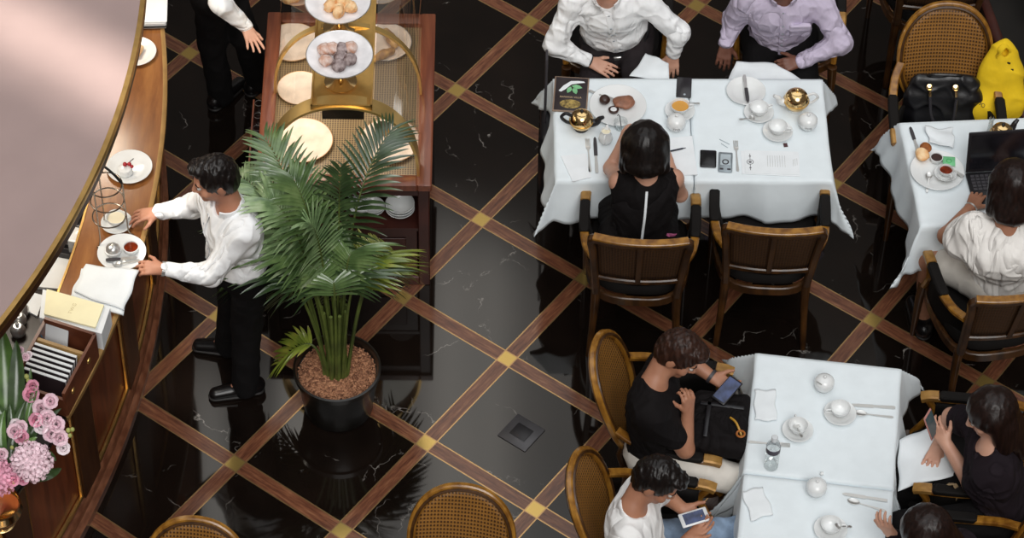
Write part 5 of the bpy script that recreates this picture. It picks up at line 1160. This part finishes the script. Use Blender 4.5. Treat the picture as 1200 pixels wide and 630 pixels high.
# ---- woman in white with the laptop
pel = seat(1172, 338)
def cape(s, T_, chs, pel, sL, sR):
    for e in (sL, sR): s.cap(e, e - T_[:, 2] * .10 + (e - chs) * .35, .07, .085, .05)
    s.ell(chs - T_[:, 2] * .12 - T_[:, 1] * .05, V(.20, .115, .13), T_, .05)
d = legs(dict(pelvis=pel, chest=P(1180, 270, .985), head=P(1187, 217, 1.19), face=(-.1, 1, -.5), hup=(0, .35, 1), shL=P(1142, 268, .96), shR=P(1217, 266, .96), elL=P(1109, 276, .785), wrL=P(1138, 243, .785), elR=P(1245, 272, .785), wrR=P(1200, 236, .785),
    handL=((.42, .9, -.05), (0, 0, 1), dict(curl=.35, spread=.2)), handR=((-.4, .9, -.05), (0, 0, 1), dict(curl=.35, spread=.2)), knL=P(1088, 302, .545), anL=P(1082, 372, .1)), pel, (-.2, 1))
person('woman in a loose white blouse typing on the laptop', d, M['skin_b'], M['blouse'], M['offwhite'], lambda s, c, F, sc: hair_bob(s, c, F, sc, 1.15, .0), M['hair_dark'], short=True, bare_legs=True, watch=[('L', M['silver'], 'bracelet')], wr=.005, extra_top=cape, sleeve_cut=.5)
# ---- man in the black tee
pel = seat(766, 531)
d = legs(dict(pelvis=pel, chest=P(766, 455, 1.01), head=P(796, 414, 1.18), face=(.85, -.38, -.6), hup=(.45, 0, 1), shR=P(762, 484, .99), shL=P(776, 428, .99), elR=P(803, 526, .735), wrR=P(806, 482, .92), elL=P(806, 421, .80), wrL=P(834, 441, .765),
    handR=((-.02, .15, 1), (.55, -.8, .1), dict(curl=.95, spread=.05)), handL=((.85, -.5, -.05), (.2, .1, -1), dict(curl=.35, spread=.15))), pel, (1, -.1), kz=.56)
person('man in a black tee and pale trousers holding a phone', d, M['skin_b'], M['fabric_black'], M['offwhite'], hair_short, M['hair_brown'], short=True, watch=[('L', M['rubber'], 'watch')], wr=.0042)
# ---- man in the white tee
pel = seat(746, 664)
d = legs(dict(pelvis=pel, chest=P(741, 600, 1.01), head=P(770, 562, 1.18), face=(.85, -.3, -.6), hup=(.45, 0, 1), shR=P(736, 632, .99), shL=P(750, 574, .99), elR=P(775, 668, .75), wrR=P(806, 632, .79), elL=P(780, 580, .78), wrL=P(799, 595, .80),
    handR=((.7, .6, .2), (.3, .2, -1), dict(curl=.4, spread=.15)), handL=((.75, -.5, 0), (.2, .1, -1), dict(curl=.4, spread=.15)), knL=P(868, 624, .555), knR=P(862, 668, .555)), pel, (1, .02), kz=.56)
person('man in a white tee and jeans looking at a white phone', d, M['skin_b'], M['tee_white'], M['denim'], hair_short, M['hair_black'], short=True, wr=.0042)
# ---- woman holding up a phone
pel = seat(1168, 600)
d = legs(dict(pelvis=pel, chest=P(1162, 528, .985), head=P(1160, 484, 1.18), face=(-1, -.12, -.42), hup=(-.2, 0, 1), shL=P(1160, 556, .96), shR=P(1150, 500, .96), elL=P(1139, 568, .735), wrL=P(1109, 520, .83), elR=P(1115, 488, .80), wrR=P(1099, 522, .675),
    handL=((-.5, .45, .55), (-.3, -.9, .3), dict(curl=.6, spread=.1)), handR=((-.35, -.85, -.15), (0, -.1, 1), dict(curl=.2, spread=.3))), pel, (-1, .05), kz=.55)
person('woman in a dark tee with long hair holding up a phone', d, M['skin_a'], M['aubergine'], M['trouser'], lambda s, c, F, sc: hair_bob(s, c, F, sc, 1.12, .13), M['hair_dark'], short=True, wr=.008, sleeve_cut=.68)
# ---- woman at the bottom edge
pel = seat(1150, 735)
d = legs(dict(pelvis=pel, chest=P(1122, 665, .985), head=P(1084, 623, 1.17), face=(-1, .12, -.55), hup=(-.5, 0, 1), shL=P(1120, 694, .96), shR=P(1125, 638, .96), elL=P(1070, 700, .79), wrL=P(1050, 660, .93), elR=P(1068, 650, .79), wrR=P(1047, 628, .90),
    handL=((.2, .5, .8), (-1, 0, .2), dict(curl=.5, spread=.1)), handR=((-.5, .1, .75), (-.6, -.5, .4), dict(curl=.5, spread=.2))), pel, (-1, .05), kz=.55)
person('dark-haired woman at the bottom edge leaning her face on her hand', d, M['skin_a'], M['aubergine'], M['trouser'], lambda s, c, F, sc: hair_bob(s, c, F, sc, 1.1, .05), M['hair_dark'], wr=.005)
# ============================================================ things on and behind the bar
BZ = 1.0505
t = thing('cake_box', P(181, 12, BZ), 'flat white box at the far end of the bar top', 'box', R(4)); MB().box((0, 0, .02), (.125, .26, .04), bev=.004).build('base', M['paper'], t); MB().box((.002, .004, .044), (.13, .265, .008), bev=.003).build('lid', M['paper'], t); MB().box((.0, -.02, .0185), (.127, .24, .004)).build('shadow_gap', M['dark'], t)
plate(P(160, 63, BZ), .098, 'white plate with a pastry slice half under the canopy edge', group='plates on the bar')
lump('pastry_slice', P(160, 63, BZ + .009), (.03, .045, .016), M['pastry'], 'flaky pastry slice on the plate nearest the white box', 'pastry', 41, .005, R(-25))
plate(P(152, 198, BZ), .108, 'white plate with a berry topped dessert above the cup stand', group='plates on the bar')
t = thing('panna_cotta', P(147, 202, BZ + .009), 'small white round dessert topped with red berries', 'dessert'); lathe_part('cream', [(.034, 0), (.036, .004), (.031, .03), (.026, .033), (.0001, .034)], M['porcelain'], t)
b = MB(); b.ball((.0, .012, .044), .011, 10); b.build('berry', M['red'], t); MB().ball((.02, .016, .042), .010, 10).build('berry', M['red'], t); MB().ball((.032, .008, .034), .009, 10).build('berry', M['red'], t); MB().tube([(.02, .02, .05), (.04, .035, .06)], .0022, 6).build('vanilla_stick', M['choc'], t)
# three-ring cup stand
sb = P(131, 276, BZ); st = thing('cup_stand', sb, 'silver wire stand of three rings with a dark arched handle', 'stand', R(-12)); sm = mat('tarnished_silver_wire', '#a39a8e', .25, 1)
for k, zz in enumerate((.14, .245, .35)): MB().tube([(.076 * math.cos(2 * PI * i / 40), .076 * math.sin(2 * PI * i / 40), zz) for i in range(40)], .0035, 8, closed=True).build('ring', sm, st)
for a in (0, 120, 240):
    x, y = .079 * math.cos(R(a + 10)), .079 * math.sin(R(a + 10)); b = MB(); b.tube(bez([(x * 1.22, y * 1.22, .008), (x * 1.02, y * 1.02, .05), (x, y, .14), (x, y, .37)], 5), .0036, 8); o = b.build('upright', sm, st); MB().ball((x * 1.22, y * 1.22, .009), .009, 10).build('ball_foot', sm, o)
b = MB(); b.tube(bez([(.078, .014, .36), (.03, .02, .42), (-.04, .05, .43), (-.078, .07, .38)], 5), .006, 8); b.build('handle', M['dark'], st)
cup(P(137, 263, BZ), 'white cup under the waiter\'s far hand inside the cup stand', 0, M['milk'], .045, .05, saucer='white saucer at the foot of the cup stand')
hp = P(143, 298, BZ); plate(hp, .112, 'white oval plate held by the waiter with pots and spoons', group='plates on the bar')
t = thing('sugar_pot', P(133, 297, BZ + .009), 'small white pot with a silver domed lid on the waiter\'s plate', 'pot'); lathe_part('pot', [(.028, 0), (.037, .012), (.038, .03), (.034, .03), (.0001, .026)], M['porcelain'], t); lathe_part('domed_lid', [(.034, .03), (.03, .045), (.018, .056), (.0001, .06)], M['silver'], t)
t = thing('jam_pot', P(154, 294, BZ + .009), 'small white pot of red jam on the waiter\'s plate', 'jam pot'); lathe_part('pot', [(.024, 0), (.034, .01), (.037, .032), (.033, .032), (.03, .014), (.0001, .01)], M['porcelain'], t); lathe_part('jam', [(.0325, .026), (.0001, .028)], M['jam'], t)
cutlery('knife', P(124, 305, BZ + .02), P(161, 302, BZ + .02), 'dark handled knife across the waiter\'s plate', 0, M['rubber']); cutlery('teaspoon', P(164, 305, BZ + .02), P(132, 311, BZ + .013), 'silver spoon on the near side of the waiter\'s plate', 0)
soft_napkin('napkin', [(97, 318), (160, 325), (144, 373), (83, 350)], BZ, 'lower white napkin of the pile on the bar edge', .012, 5, .004, group='napkins on the bar')
soft_napkin('napkin', [(101, 313), (163, 320), (146, 366), (88, 345)], BZ + .017, 'upper white napkin of the pile beside the yellow booklet', .010, 6, .004, group='napkins on the bar')
# paper box, booklet and menu box
w = [P(*q, 1.17) for q in ((50, 338), (129, 360), (119, 390), (46, 371))]; c = sum(w) / 4; b = MB(); b.prism([(q[0] - c[0], q[1] - c[1]) for q in w][::-1], 0, .115); o = b.build('paper_stack', M['paper'], smooth=False); o.location = (c[0], c[1], BZ); tag(o, 'block of white paper on the bar under the yellow booklet', 'paper')
yb, ya = flat('booklet', [(55, 340), (122, 358.5), (112, 385), (52, 369)], 1.1665, 'pale yellow booklet lying on the white paper block', 'booklet', M['cream'], .010)
text('lettering', 'TWG', .024, mat('faint_gold_print', '#d6c79a', .6), yb, (.0, .0, .0106), (0, 0, ya + R(90)), space=1.3)
A0, A1, B0 = P(111, 391, 1.21), P(74, 461, 1.21), P(52, 372, 1.21); B1 = A1 + (B0 - A0); mc = (A0 + A1 + B0 + B1) / 4
mbx = thing('menu_box', (mc[0], mc[1], BZ), 'open wooden box of menus on the bar edge behind the flowers', 'box')
def wall(p, q, th, z0, z1, name, m):
    p, q = V(*p[:2]), V(*q[:2]); n = nrm(np.array([-(q - p)[1], (q - p)[0]])) * th / 2; b = MB((mc[0], mc[1], BZ)); b.prism([tuple(p - n), tuple(q - n), tuple(q + n), tuple(p + n)], z0, z1); return b.build(name, m, mbx, smooth=False)
ow = wall(A0, A1, .014, BZ, 1.21, 'side_wall', M['wood_box']); wall(B0, B1, .014, BZ, 1.19, 'side_wall', M['wood_box']); wall(A0, B0, .014, BZ, 1.21, 'end_wall', M['wood_box']); wall(A1, B1, .014, BZ, 1.17, 'end_wall', M['wood_box'])
b = MB((mc[0], mc[1], BZ)); b.prism([tuple(q[:2]) for q in (A0, B0, B1, A1)], BZ, BZ + .008); b.build('bottom', M['wood_box'], mbx, smooth=False)
tn = nrm((A1 - A0)[:2]); nn = np.array([-tn[1], tn[0]]); nn = nn if nn[0] > 0 else -nn
for f in (.28, .78):
    p = A0 + (A1 - A0) * f; rm = Matrix(np.stack([V(tn[0], tn[1], 0), V(0, 0, 1), V(nn[0], nn[1], 0)], 1).tolist()); MB().lathe([(.016, 0), (.015, .003), (.0001, .004)], (p[0] + nn[0] * .007 - mc[0], p[1] + nn[1] * .007 - mc[1], 1.14 - BZ), 20, rm).build('brass_disc', M['brass'], ow)
ux = nrm((B0 - A0)[:2]); uy = tn
def upright(name, f, x0, x1, z1, th, m, label, cat, group=None, lean=.02, cover=None):
    p = A0[:2] + (A1 - A0)[:2] * f; a = p + ux * x0; c_ = p + ux * x1; b = MB(); mid = (a + c_) / 2
    pts = [(*(a - mid), 0), (*(c_ - mid), 0), (*(c_ - mid + uy * th), 0), (*(a - mid + uy * th), 0)]; up_ = [(q[0] - uy[0] * lean, q[1] - uy[1] * lean, z1 - BZ - .01) for q in pts]
    b.add(pts + up_, [(3, 2, 1, 0), (4, 5, 6, 7), (0, 1, 5, 4), (1, 2, 6, 5), (2, 3, 7, 6), (3, 0, 4, 7)]); o = b.build(name, m, smooth=False); o.location = (mid[0], mid[1], BZ + .009); tag(o, label, cat, group)
    if cover: 
        k = MB(); d_ = uy * (th + .0015); q0 = [(*(a - mid + d_), 0), (*(c_ - mid + d_), 0)]; q1 = [(x - uy[0] * lean, y - uy[1] * lean, z1 - BZ - .012) for x, y, _ in q0]; k.add(q0 + q1[::-1], [(0, 1, 2, 3)]); k.build('cover', cover, o, smooth=False)
    return o
upright('leaflet', .14, .13, .25, 1.185, .006, M['paper'], 'white leaflet with a blue corner, farthest in the menu box', 'leaflet', None, .05)
o = bpy.data.objects['leaflet']; b = MB(); q = V(*(ux * .02), .085); b.add([q, q + V(*(ux * .035), 0), q + V(*(ux * .018), .03)] , [(0, 1, 2)]); bb_ = b.build('blue_mark', M['blue'], o, smooth=False); bb_.location = (uy[0] * .010 - .02, uy[1] * .010, .01)
upright('leather_folder', .36, .012, .25, 1.185, .016, mat('tan_leather', '#a5824d', .5), 'tan folder with a dark clasp in the menu box', 'folder', None, .035)
for k in range(6): upright('menu_folder', .46 + k * .07, .03, .235, 1.20 - .005 * k, .012, M['paper'], 'white edged menu folder in the box, ' + ['farthest of the row', 'second from the far end', 'third from the far end', 'fourth from the far end', 'fifth from the far end', 'nearest the flowers'][k], 'menu', 'menu folders in the box', .03, M['browncard'])
# behind the bar
WZ = .8805
def wbox(name, px, size, rz, label, cat, m): t_ = MB().box((0, 0, size[2] / 2), size, bev=.004); o_ = t_.build(name, m); q = P(*px, WZ); o_.location = (q[0], q[1], WZ); o_.rotation_euler = (0, 0, R(rz)); return tag(o_, label, cat)
flat('serving_tray', [(58, 300), (84, 304), (70, 341), (36, 338)], WZ, 'white rectangular tray on the low worktop behind the bar', 'tray', M['porcelain'], .018)
wbox('card_terminal', (99, 256), (.05, .17, .04), -14, 'slim black card terminal behind the bar below the cup stand', 'card terminal', M['black'])
wbox('white_carton', (89, 254), (.07, .16, .09), -14, 'small white carton behind the bar beside the black terminal', 'carton', M['paper'])
wbox('white_canister', (92, 291), (.06, .09, .10), -14, 'short white canister behind the bar above the tray', 'canister', M['porcelain'])
t = thing('wire_basket', (*P(75, 299, WZ)[:2], WZ), 'low black wire basket behind the bar at the top of the tray', 'basket', R(-12)); 
for sx, sy, w_, d_ in ((0, .03, .13, .006), (0, -.03, .13, .006), (.065, 0, .006, .06), (-.065, 0, .006, .06)): MB().box((sx, sy, .035), (w_, d_, .03)).build('side', M['black'], t)
b = MB(); b.box((0, 0, .012), (.13, .06, .006)); b.build('base', M['black'], t)
for k, (px, lab) in enumerate((((26, 368), 'small silver pot behind the bar, farthest of three'), ((23, 379), 'small silver pot behind the bar, middle of three'), ((22, 392), 'small silver pot behind the bar, nearest of three'))):
    t = thing('silver_pot', P(*px, WZ), lab, 'pot', 0, 'silver pots behind the bar'); lathe_part('body', [(.02, 0), (.032, .012), (.036, .035), (.026, .058), (.018, .066), (.0001, .066)], M['silver'], t, 24); MB().ball((0, 0, .075), .009, 10).build('lid_knob', M['silver'], t)
flat('serviette_sheet', [(30, 342), (52, 348), (44, 372), (24, 362)], WZ, 'loose white sheets behind the bar beside the silver pots', 'paper', M['paper'], .012)

# ---- flowers on the black ledge
fb = P(2, 612, 1.057); fl = thing('flower_arrangement', fb, 'pink flower arrangement in a gold bowl on the black bar ledge', 'flowers')
lathe_part('gold_bowl', [(.05, 0), (.06, .005), (.035, .02), (.04, .03), (.085, .06), (.1, .10), (.092, .13), (.095, .14), (.088, .14), (.085, .125), (.09, .10), (.0001, .05)], M['gold'], fl, 40)
PK = [mat('blossom_pink', '#f0b0c6', .7, var=.1, scale=30), mat('blossom_pale_pink', '#fadde6', .7, var=.08, scale=30), mat('blossom_blush', '#fdf0f3', .7, var=.06, scale=30)]
GL = [leaf_mat('bouquet_leaf_dark', '#2a3d1c', '#3d582b', '#56733e'), leaf_mat('bouquet_leaf_mid', '#40602a', '#587c38', '#6f934c')]
bud_m = mat('green_bud', '#b3b86a', .6)
def petal(mb, c, d, up, L, w, curl):
    d, up = nrm(d), nrm(up); s_ = nrm(np.cross(d, up)); pts = []
    for s, ww in ((0, .3), (.4, .9), (.75, 1.0), (1, .5)):
        q = c + d * L * s + up * (curl * L * s * s); pts += [q - s_ * w * ww, q + up * (-.12 * w), q + s_ * w * ww]
    fs = []
    for j in range(3): fs += [(j * 3, j * 3 + 1, j * 3 + 4, j * 3 + 3), (j * 3 + 1, j * 3 + 2, j * 3 + 5, j * 3 + 4)]
    mb.add(pts, fs)
fr_ = random.Random(12)
def blossom(px, z, r, m, axis=(.2, -.5, .8)):
    c = P(*px, z) - fb; a = nrm(axis); x = nrm(np.cross(a, (.3, .2, .9))); y = np.cross(a, x); b = MB()
    for ring, (n_, tilt, k) in enumerate(((5, 1.35, .55), (6, .95, .8), (7, .45, 1.0))):
        for i in range(n_):
            th = 2 * PI * i / n_ + ring * .5 + fr_.uniform(-.15, .15); rad = x * math.cos(th) + y * math.sin(th); d_ = rad * math.cos(tilt) + a * math.sin(tilt); petal(b, c - a * r * .35 + rad * r * .08, d_, nrm(a * math.cos(tilt) - rad * math.sin(tilt)), r * k, r * .42, .25)
    b.build('blossom', m, fl, sharp=0)
def puff(px, z, r, m, n_=170):
    c = P(*px, z) - fb; b = MB()
    for i in range(n_):
        ph = math.acos(1 - 2 * (i + .5) / n_ * .72); th = i * 2.39996; d_ = V(math.sin(ph) * math.cos(th), math.sin(ph) * math.sin(th), math.cos(ph)); tg_ = nrm(np.cross(d_, V(fr_.random(), fr_.random(), fr_.random()))); s0 = c + d_ * r * fr_.uniform(.78, .95)
        for k in range(3): a_ = k * 2.1 + fr_.random(); q = tg_ * math.cos(a_) + np.cross(d_, tg_) * math.sin(a_); petal(b, s0, nrm(q + d_ * .7), d_, r * .2, r * .09, .1)
    o = b.build('round_blossom', m, fl, sharp=0); MB().ball(c, r * .8, 16).build('blossom_core', m, o)
puff((37, 541), 1.30, .088, PK[1]); puff((-2, 560), 1.26, .08, PK[0], 120)
for px, z, r, k in (((36, 462), 1.40, .034, 0), ((48, 478), 1.40, .036, 1), ((59, 470), 1.42, .032, 1), ((42, 492), 1.38, .030, 0), ((55, 490), 1.38, .036, 1), ((66, 497), 1.36, .034, 1), ((60, 508), 1.34, .036, 1), ((70, 513), 1.33, .034, 1), ((74, 525), 1.30, .028, 2), ((17, 505), 1.38, .032, 1), ((25, 512), 1.36, .030, 0), ((24, 500), 1.38, .028, 1), ((18, 497), 1.37, .024, 2), ((7, 555), 1.28, .030, 1), ((15, 562), 1.28, .028, 0), ((27, 561), 1.27, .026, 0), ((38, 452), 1.42, .026, 0), ((30, 418), 1.47, .018, 1), ((24, 410), 1.47, .015, 1), ((4, 418), 1.47, .018, 1), ((34, 415), 1.47, .014, 2), ((48, 500), 1.36, .03, 2), ((2, 532), 1.32, .026, 1)): blossom(px, z, r * 1.22, PK[k])
for px, z, r in (((80, 504), 1.35, .011), ((85, 503), 1.35, .010), ((82, 510), 1.34, .010), ((31, 441), 1.44, .012), ((33, 446), 1.43, .01), ((16, 566), 1.26, .012), ((20, 558), 1.27, .01), ((14, 524), 1.34, .009)): MB().ball(P(*px, z) - fb, r, 10, 1.2).build('bud', bud_m, fl)
def big_leaf(p0, p1, p2, w, m):
    p0, p1, p2 = (P(*p[:2], p[2]) - fb for p in (p0, p1, p2)); b = MB()
    q = lambda t: p0 * (1 - t) ** 2 + p1 * 2 * t * (1 - t) + p2 * t * t
    def f(u, v):
        t_ = v; tg = nrm(q(min(1, t_ + .03)) - q(max(0, t_ - .03))); s_ = nrm(np.cross(tg, (.1, -.6, .8))); ww = w * math.sin(PI * min(1, .08 + t_ * .92)) ** .7
        return q(t_) + s_ * ww * (u - .5) * 2 + np.cross(s_, tg) * ww * .5 * abs(u - .5) * 2 * .6 + np.cross(s_, tg) * .004 * math.sin(t_ * 40) * (u - .5)
    b.grid(f, 6, 18); b.build('leaf', m, fl, sharp=0)
big_leaf((8, 520, 1.22), (8, 440, 1.45), (3, 385, 1.55), .052, GL[1]); big_leaf((15, 520, 1.22), (22, 450, 1.45), (19, 398, 1.52), .036, GL[0])
for p0, p1, p2, w_, k in (((20, 530, 1.2), (40, 500, 1.34), (72, 478, 1.34), .020, 0), ((20, 540, 1.2), (34, 480, 1.38), (36, 430, 1.44), .018, 0), ((15, 540, 1.2), (10, 490, 1.38), (-8, 470, 1.4), .026, 0), ((25, 545, 1.2), (50, 520, 1.32), (66, 540, 1.25), .024, 0), ((20, 550, 1.2), (38, 500, 1.36), (52, 482, 1.38), .022, 0), ((10, 560, 1.2), (14, 500, 1.36), (30, 470, 1.40), .022, 0), ((10, 560, 1.2), (-6, 510, 1.36), (6, 480, 1.40), .024, 1), ((30, 560, 1.2), (56, 560, 1.25), (72, 548, 1.18), .022, 0), ((16, 560, 1.2), (20, 520, 1.34), (44, 512, 1.36), .02, 1), ((10, 560, 1.2), (2, 530, 1.30), (-12, 520, 1.3), .026, 0), ((28, 520, 1.25), (34, 470, 1.4), (46, 448, 1.42), .014, 1), ((12, 540, 1.2), (16, 505, 1.36), (12, 472, 1.41), .022, 0), ((18, 545, 1.22), (30, 525, 1.33), (34, 500, 1.36), .02, 0)): big_leaf(p0, p1, p2, w_, GL[k])

# ============================================================ things held, worn on laps, beside tables
def slab(name, c, ax, up_, size, m_body, m_screen, label, cat, sframe=.004):
    """thin slab: ax = long axis, up_ = direction the screen faces"""
    ax, n_ = nrm(ax), np.asarray(up_, float); n_ = nrm(n_ - ax * (n_ @ ax)); x_ = np.cross(ax, n_); rm = Matrix(np.stack([x_, ax, n_], 1).tolist()); t_ = thing(name, c, label, cat)
    MB().box((0, 0, 0), size, rot=rm, bev=.003).build('body', m_body, t_); MB().box(rm @ Vector((0, 0, size[2] / 2)), (size[0] - sframe * 2, size[1] - sframe * 4, .0012), rot=rm).build('screen', m_screen, t_); return t_
slab('smartphone', P(852, 457, .80), (.6, .75, .12), (-.15, -.3, 1), (.072, .145, .008), M['black'], M['screenblue'], 'dark phone held by the man in the black tee', 'phone')
slab('smartphone', P(813.5, 606, .835), (1, .36, .05), (-.15, -.25, 1), (.068, .128, .009), mat('white_phone', '#dadcdd', .3), M['screenblue'], 'white phone held by the man in the white tee', 'phone', .008)
slab('smartphone', P(1091, 497, .93), (-.33, .12, .9), (.75, -.45, .55), (.07, .145, .008), mat('rose_phone', '#b98078', .35), M['screengreen'], 'phone held upright by the woman in the dark tee', 'phone')
soft_napkin('lap_napkin', [(738, 92), (757, 66), (783, 76), (784, 93)], .69, 'white napkin on the lap of the man in the white shirt', .004, 7, .012, zs=(0, .005, .0, -.02))
soft_napkin('lap_napkin', [(852, 94), (862, 74), (908, 76), (945, 93)], .695, 'white napkin on the lap of the man in the lilac shirt', .004, 8, .012, zs=(-.01, .0, .0, -.03))
soft_napkin('lap_napkin', [(1053, 514), (1089, 502), (1120, 560), (1053, 573)], .645, 'white napkin across the lap of the woman holding up a phone', .004, 9, .014, zs=(-.02, 0, .01, -.02))
# backpack-like bag on the lap of the man in black
c = P(843, 497, .70); base = V(c[0], c[1], .635); s = SD(); Rb = np.array(Matrix.Rotation(rz1 + PI / 2, 3, 'Z')); s.box(c, V(.135, .165, .055), Rb, .04, .02); s.box(c + V(.02, -.02, .045), V(.085, .11, .03), Rb, .025, .02)
bag = thing('canvas_bag', base, 'black canvas bag with a yellow clip on a lap beside the table', 'bag'); s.mesh('body', M['fabric_black'], bag, .006, off=base, disp=wrinkle(.006, 24, 9))
MB().box(c + V(.01, .05, .078) - base, (.20, .02, .006), rz=rz1 + PI / 2, bev=.002).build('strap', M['black'], bag); MB().box(c + V(-.06, -.03, .078) - base, (.02, .2, .006), rz=rz1 + PI / 2, bev=.002).build('strap', M['black'], bag)
b = MB(); b.tube(bez([P(856, 489, .79) - base, P(862, 494, .80) - base, P(866, 502, .79) - base, P(869, 510, .77) - base], 4), .0055, 8); b.build('yellow_clip', mat('mustard_clip', '#b98a2c', .4), bag)
b = MB(); q = P(868, 508, .79) - base; b.tube([q + V(.018 * math.cos(2 * PI * i / 16), .018 * math.sin(2 * PI * i / 16), 0) for i in range(16)], .005, 6, closed=True); b.build('clip_ring', mat('orange_ring', '#a8642a', .4), bag)
# handbag and yellow cloth on the oval chair
hb0 = P(1104, 126, .60); base = V(hb0[0], hb0[1], .503); s = SD(); x_ = V(1, .02, 0)
s.cap(base + V(-.12, 0, .06), base + V(.12, 0, .06), .075, .075, .03, V(0, 1, 0), .9); s.cap(base + V(-.135, .02, .16), base + V(.135, .02, .16), .065, .065, .05, V(0, 1, 0), .8); s.cap(base + V(-.125, .035, .25), base + V(.125, .035, .25), .038, .038, .05, V(0, 1, 0), .7)
hb = thing('handbag', base, 'black leather handbag with gold ringed handles on the oval-backed chair', 'bag'); s.mesh('body', M['leather'], hb, .006, off=base, disp=wrinkle(.007, 20, 4))
for k, sx in enumerate((-1, 1)):
    top = V(-.085 + .005 * k if sx < 0 else .045, -.02, .262); f = MB(); f.lathe([(.008, 0), (.016, .002), (.016, .006), (.008, .008)], top, 20, Matrix.Rotation(R(50), 3, 'X')); o = f.build('gold_ring', M['gold'], hb); MB().tube([top + V(.002, -.012, -.004), top + V(.006, -.03, -.035)], .008, 8).build('gold_cap', M['gold'], o)
MB().tube(bez([V(-.079, -.05, .225), V(-.065, -.11, .14), V(-.01, -.135, .085), V(.04, -.12, .11), V(.052, -.06, .22)], 6), .0085, 8).build('handle', mat('handle_leather', '#2b292d', .3), hb)
MB().tube(bez([V(-.10, .05, .26), V(-.07, .03, .30), V(.06, .03, .30), V(.09, .05, .26)], 6), .008, 8).build('handle', M['leather'], hb)
b0 = P(1160, 128, .56); base = V(b0[0], b0[1], .503); s = SD()
s.cap(base + V(-.045, -.02, .06), base + V(.075, .01, .06), .075, .075, .06, V(0, 1, 0), .8); s.cap(base + V(.0, -.01, .10), base + V(.03, .085, .29), .115, .085, .08, V(0, 1, -.3), .55); s.cap(base + V(.03, .08, .29), base + V(.035, .115, .38), .065, .042, .07, V(0, 1, -.3), .7); s.cap(base + V(.09, .05, .25), base + V(.125, .0, .12), .045, .045, .06)
s.ell(base + V(.035, .09, .385), V(.022, .03, .03), None, .01, 'sub')
yc = thing('yellow_jacket', base, 'folded bright yellow jacket beside the black handbag', 'jacket'); s.mesh('cloth', M['yellow'], yc, .006, off=base, disp=wrinkle(.006, 18, 8))
MB().tube(bez([V(.005, .07, .36), V(.01, .07, .405), V(.035, .09, .42), V(.065, .09, .395), V(.072, .08, .35)], 5), 1, sq=(.03, .01)).build('collar', M['yellow'], yc)
for q in (V(.06, .045, .345), V(.078, .03, .315)): MB().box(q, (.016, .006, .007), rz=-.4).build('black_tab', M['dark'], yc)
text('printed_mark', 'OOO', .03, M['rubber'], yc, (-.07, -.055, .16), (R(60), 0, R(-50)))
# suitcase beside the long table
g = P(650, 212, 0); sc_ = thing('suitcase', (g[0], g[1], 0), 'black upright suitcase with raised handle left of the long table', 'suitcase')
g2 = g; s = SD(); s.box(V(0, 0, .27), V(.085, .17, .225), None, .04, .01); s.mesh('body', M['black'], sc_, .006)
b = MB(); [b.box((-.086, -.10 + .05 * i, .27), (.006, .022, .36), bev=.002) for i in range(5)]; b.build('ribs', M['dark'], sc_)
for sx, sy in ((-.06, -.13), (.06, -.13), (-.06, .13), (.06, .13)): MB().lathe([(.022, -.012), (.024, -.008), (.024, .008), (.022, .012)], (sx, sy, .024), 16, Matrix.Rotation(R(90), 3, 'Y')).build('wheel', M['rubber'], sc_)
b = MB(); b.tube([(-.062, -.045, .49), (-.062, -.045, .90), (-.062, -.035, .92), (-.062, .035, .92), (-.062, .045, .90), (-.062, .045, .49)], .007, 8); b.build('pull_handle', M['rubber'], sc_)
# shoulder bag hung on the chair arm
q0 = P(1116, 570, .71); base = V(q0[0], q0[1], .05); bg = thing('shoulder_bag', base, 'dark shoulder bag with a beige strap hanging from the chair arm', 'bag')
pth = [P(1111, 567, .695), P(1119, 568, .72), P(1122.5, 577, .66), P(1121, 590, .55), P(1119, 603, .46)]; MB().tube([np.array(v) - base for v in bez(pth, 5)], 1, sq=(.020, .005), up=(.6, -.8, 0)).build('strap', mat('beige_strap', '#a88f6c', .6), bg)
pth = [P(1111, 567, .695), P(1109, 574, .62), P(1108, 590, .5), P(1110, 605, .44)]; MB().tube([np.array(v) - base for v in bez(pth, 5)], 1, sq=(.018, .005), up=(.6, -.8, 0)).build('strap', bpy.data.materials['beige_strap'], bg)
e = P(1115, 607, .42); s = SD(); s.box(e - V(0, 0, .13), V(.12, .05, .14), None, .035, .01); s.mesh('body', M['leather'], bg, .007, off=base); MB().box(e - V(0, .045, .02) - base, (.2, .02, .016), bev=.005).build('flap_trim', bpy.data.materials['beige_strap'], bg)
# planter in the shadow at the top right
p0, p1 = P(1150, 2, .42), P(1196, 128, .42); dd = nrm((p1 - p0)[:2]); pl = thing('planter', (p0[0], p0[1], 0), 'dark planter trough with wooden rim beyond the oval-backed chair', 'planter', math.atan2(dd[1], dd[0]))
MB().box((.35, .23, .2), (1.5, .42, .4)).build('trough', M['dark'], pl); b = MB(); b.box((.35, .02, .41), (1.5, .05, .03), bev=.006); b.build('rim', M['wood_cab_dark'], pl); MB().box((.35, .24, .40), (1.46, .38, .012)).build('soil', mat('dark_soil', '#15110d', .95), pl)
rr = random.Random(5)
for k in range(26):
    x, y = rr.uniform(-.2, 1.0), rr.uniform(.2, .42); a = rr.uniform(0, 6.28); L = rr.uniform(.2, .34); d_ = V(math.cos(a), math.sin(a), 0); b = MB()
    def lf(u, v, x=x, y=y, d_=d_, L=L): return V(x, y, .40) + d_ * L * v + V(0, 0, .35 * math.sin(v * 2.2)) + np.cross(d_, (0, 0, 1)) * (u - .5) * .11 * math.sin(PI * min(1, .1 + .9 * v))
    b.grid(lf, 4, 8); b.build('leaf', GL[0], pl, sharp=0)
